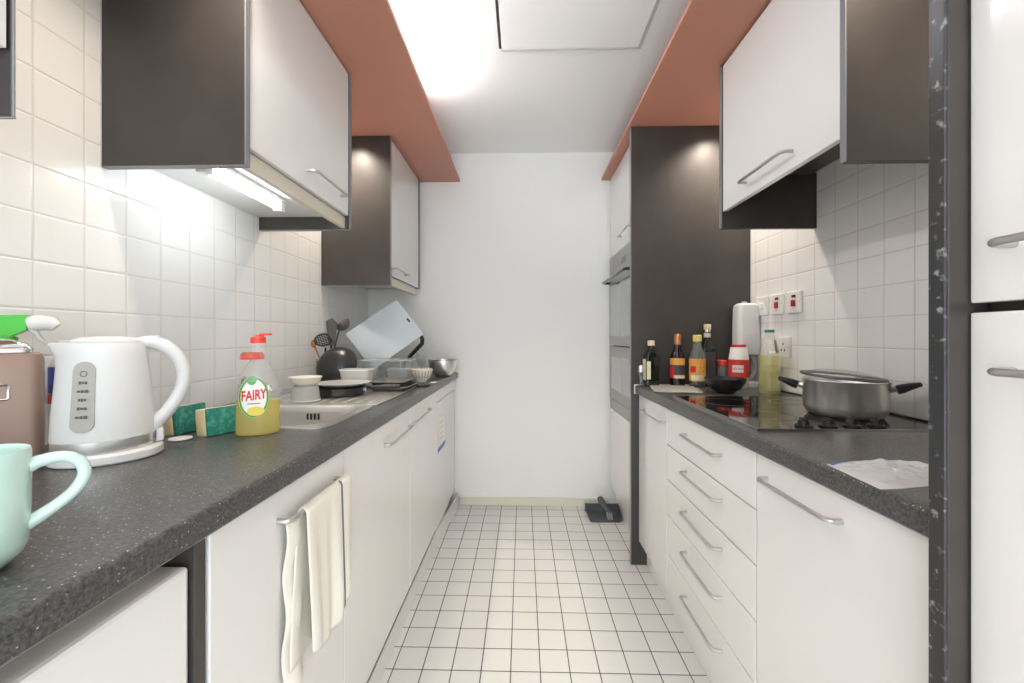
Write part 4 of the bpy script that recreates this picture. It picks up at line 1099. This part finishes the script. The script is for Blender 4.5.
MB(Xy_).grid(lambda u, v: tuple(Vector(lb(0.62 + 0.38*u, v)) * 1.0 + Vector((0.0006, -0.0012, 0))), 5, 6).build('picture', mat('pepper_print', rgb(206, 70, 60), 0.5, noise=(60, rgb(70, 150, 80), 0.45, 0.55)), l, True)

# jar behind the oil
tj = thing('storage_jar', 'cylindrical glass storage jar behind the oil bottle', 'jar', (1.075, 1.80, ZR))
X = Matrix.Translation((1.077, 1.80, ZR))
MB(X).lathe([(0.03, 0.0005), (0.033, 0.004), (0.033, 0.1), (0.03, 0.108)], (0, 0, 0), 28).build('jar', 'glass', tj, True)
MB(X).lathe([(0.0315, 0.1085), (0.0315, 0.12), (0.029, 0.122)], (0, 0, 0), 28).build('lid', 'cap_cream', tj, True)
MB(X).lathe([(0.029, 0.006), (0.0305, 0.008), (0.0305, 0.085)], (0, 0, 0), 28).build('contents', 'label_cream', tj, True)

# wall switches and socket
def plate(name, label, cat, y0, y1, z0, z1):
    t = thing(name, label, cat, (WR, (y0 + y1) / 2, (z0 + z1) / 2), 0)
    MB().box(WR - 0.010, WR - 0.0005, y0, y1, z0, z1, 0.002).build('plate', 'socket', t)
    yc = (y0 + y1) / 2; zc = (z0 + z1) / 2
    for dy in (-0.036, 0.036):
        MB().box(WR - 0.0112, WR - 0.0099, yc + dy - 0.002, yc + dy + 0.002, zc - 0.002, zc + 0.002).build('screw', 'grey_plastic', t)
    return t
for y0, y1, lab in ((1.665, 1.752, 'white cooker switch with a red rocker, nearest the hob'), (1.777, 1.864, 'white cooker switch with a red rocker, beside the plain switch')):
    t = plate('cooker_switch', lab, 'switch', y0, y1, 1.225, 1.313)
    yc = (y0 + y1) / 2
    MB().box(WR - 0.016, WR - 0.0099, yc - 0.011, yc + 0.011, 1.252, 1.278, 0.002).build('rocker', 'red_rocker', t)
    MB().box(WR - 0.0115, WR - 0.0099, yc - 0.012, yc + 0.012, 1.288, 1.299, 0.001).build('indicator', mat('dark_red', rgb(96, 34, 36), 0.3), t)
t = plate('light_switch', 'plain white switch plate half hidden by the white dispenser', 'switch', 1.889, 1.976, 1.225, 1.313)
MB().box(WR - 0.015, WR - 0.0099, 1.92, 1.945, 1.255, 1.283, 0.002).build('rocker', 'socket', t)
t = plate('power_socket', 'white power socket low on the tiles behind the oil bottle', 'socket', 1.735, 1.82, 1.04, 1.126)
for dy, z in ((0, 1.097), (-0.011, 1.07), (0.011, 1.07)):
    MB().box(WR - 0.0106, WR - 0.0099, 1.777 + dy - 0.003, 1.777 + dy + 0.003, z - 0.005, z + 0.005).build('pin_hole', 'carcass', t)

# pot on the hob
pc = Vector((0.950, 1.235, ZW + 0.0078))
t = thing('cooking_pot', 'stainless steel pot with a glass lid and black handles on the hob', 'pot', pc)
MB().lathe([(0.0, 0.001), (0.082, 0.0), (0.09, 0.004), (0.098, 0.016), (0.101, 0.03), (0.1015, 0.098), (0.105, 0.1025), (0.104, 0.104), (0.099, 0.099), (0.0985, 0.03), (0.086, 0.008), (0.0, 0.005)], pc, 60, cap0=False, cap1=False).build('body', 'steel', t, True, angle=60)
ha = math.radians(28)
def pot_handle(sg, nm):
    d = Vector((math.cos(ha), math.sin(ha), 0)) * sg
    # handles lie across the line of sight
    d = Vector((0.84, -0.54, 0)) * sg
    b = MB().tube([pc + d * 0.099 + Vector((0, 0, 0.082)), pc + d * 0.118 + Vector((0, 0, 0.086))], [0.011, 0.009], 12).build('bracket', 'steel', t, True)
    MB().tube([pc + d * 0.114 + Vector((0, 0, 0.081)), pc + d * 0.127 + Vector((0, 0, 0.086)), pc + d * 0.143 + Vector((0, 0, 0.093)), pc + d * 0.164 + Vector((0, 0, 0.1))], [0.013, 0.0125, 0.0095, 0.006], 14, flat=1.7).build(nm, 'black_plastic', t, True)
pot_handle(1, 'handle'); pot_handle(-1, 'handle')
Xl = Matrix.Translation(pc + Vector((-0.004, 0.004, 0.1135))) @ Matrix.Rotation(math.radians(4.5), 4, Vector((0.54, 0.84, 0)))
ld = thing('pot_lid', 'round glass lid with a dark rim resting tilted on the steel pot', 'lid', pc + Vector((0, 0, 0.109)))
MB(Xl).lathe([(0.099, 0.0), (0.09, 0.006), (0.06, 0.014), (0.02, 0.018), (0.0, 0.0185)], (0, 0, 0), 48, cap0=False, cap1=False).build('glass', 'glass', ld, True)
MB(Xl).tube([(0.1*math.cos(2*PI*k/48), 0.1*math.sin(2*PI*k/48), 0.0) for k in range(48)], 0.0042, 8, True).build('rim', 'grey_metal', ld, True)

# clear bag on the worktop edge
t = thing('plastic_bag', 'crumpled clear plastic bag with blue print on the worktop edge', 'bag', (0.62, 0.70, ZW))
random.seed(3)
from mathutils import noise as mnoise
A, B, C, D = Vector((0.560, 0.772)), Vector((0.668, 0.80)), Vector((0.86, 0.70)), Vector((0.550, 0.645))
def bag(u, v):
    p = (A * (1 - u) + D * u) * (1 - v) + (B * (1 - u) + C * u) * v
    q = Vector((p.x * 30, p.y * 18, 1.3))
    e = min(u, 1 - u, v, 1 - v) * 4
    e = min(1, max(0, e))
    h = 0.0025 + e * (0.006 + 0.010 * abs(mnoise.noise(q)) + 0.007 * abs(mnoise.noise(q * 2.3)))
    return (p.x, p.y + 0.006 * mnoise.noise(q * 0.6), ZW + h)
bg = MB().grid(bag, 46, 40).build('film', 'bag', t, False)
MB().grid(lambda u, v: tuple(Vector(bag(0.02 + 0.10 * u, 0.02 + 0.34 * v)) + Vector((0, 0, 0.0012))), 12, 20).build('blue_print', 'bag_blue', t)
MB().grid(lambda u, v: tuple(Vector(bag(0.10 + 0.16 * u, 0.72 + 0.2 * v)) + Vector((0, 0, 0.0012))), 12, 14).build('blue_print', 'bag_blue', t)

# ================================================================== dustpan
t = thing('dustpan', 'dark grey dustpan with a brush lying on the tiles by the oven housing', 'dustpan', (0.52, 2.55, 0))
mb = MB()
sec = []
for y, z0, hw, h in ((2.50, 0.001, 0.085, 0.004), (2.52, 0.001, 0.092, 0.02), (2.57, 0.003, 0.098, 0.04), (2.64, 0.006, 0.10, 0.055)):
    c = 0.507
    sec.append([(c - hw - 0.01, y, z0 + h), (c - hw, y, z0), (c + hw, y, z0), (c + hw + 0.004, y, z0 + h), (c + hw, y, z0 + h), (c + hw - 0.004, y, z0 + 0.003), (c - hw + 0.004, y, z0 + 0.003), (c - hw - 0.006, y, z0 + h)])
mb.rings(sec)
mb.box(0.40, 0.608, 2.638, 2.644, 0.006, 0.06, 0.002)
mb.build('pan', 'dustpan', t)
MB().tube([(0.507, 2.645, 0.045), (0.507, 2.68, 0.055), (0.507, 2.722, 0.06)], [0.012, 0.014, 0.012], 12).build('handle', 'dustpan', t, True)
b = thing('hand_brush', 'small hand brush with pale bristles resting in the dustpan', 'brush', (0.51, 2.57, 0.02))
MB().tube([(0.50, 2.655, 0.088), (0.505, 2.61, 0.078), (0.515, 2.57, 0.064), (0.54, 2.53, 0.05)], [0.014, 0.017, 0.013, 0.012], 12, flat=1.3).build('handle', 'dustpan', b, True)
mb = MB()
for k in range(5):
    for j in range(3):
        x, y = 0.522 + 0.012 * j, 2.528 + 0.012 * k
        mb.tube([(x, y, 0.052), (x + 0.004, y - 0.006, 0.007)], 0.004, 6)
mb.build('bristles', 'bristle', b)
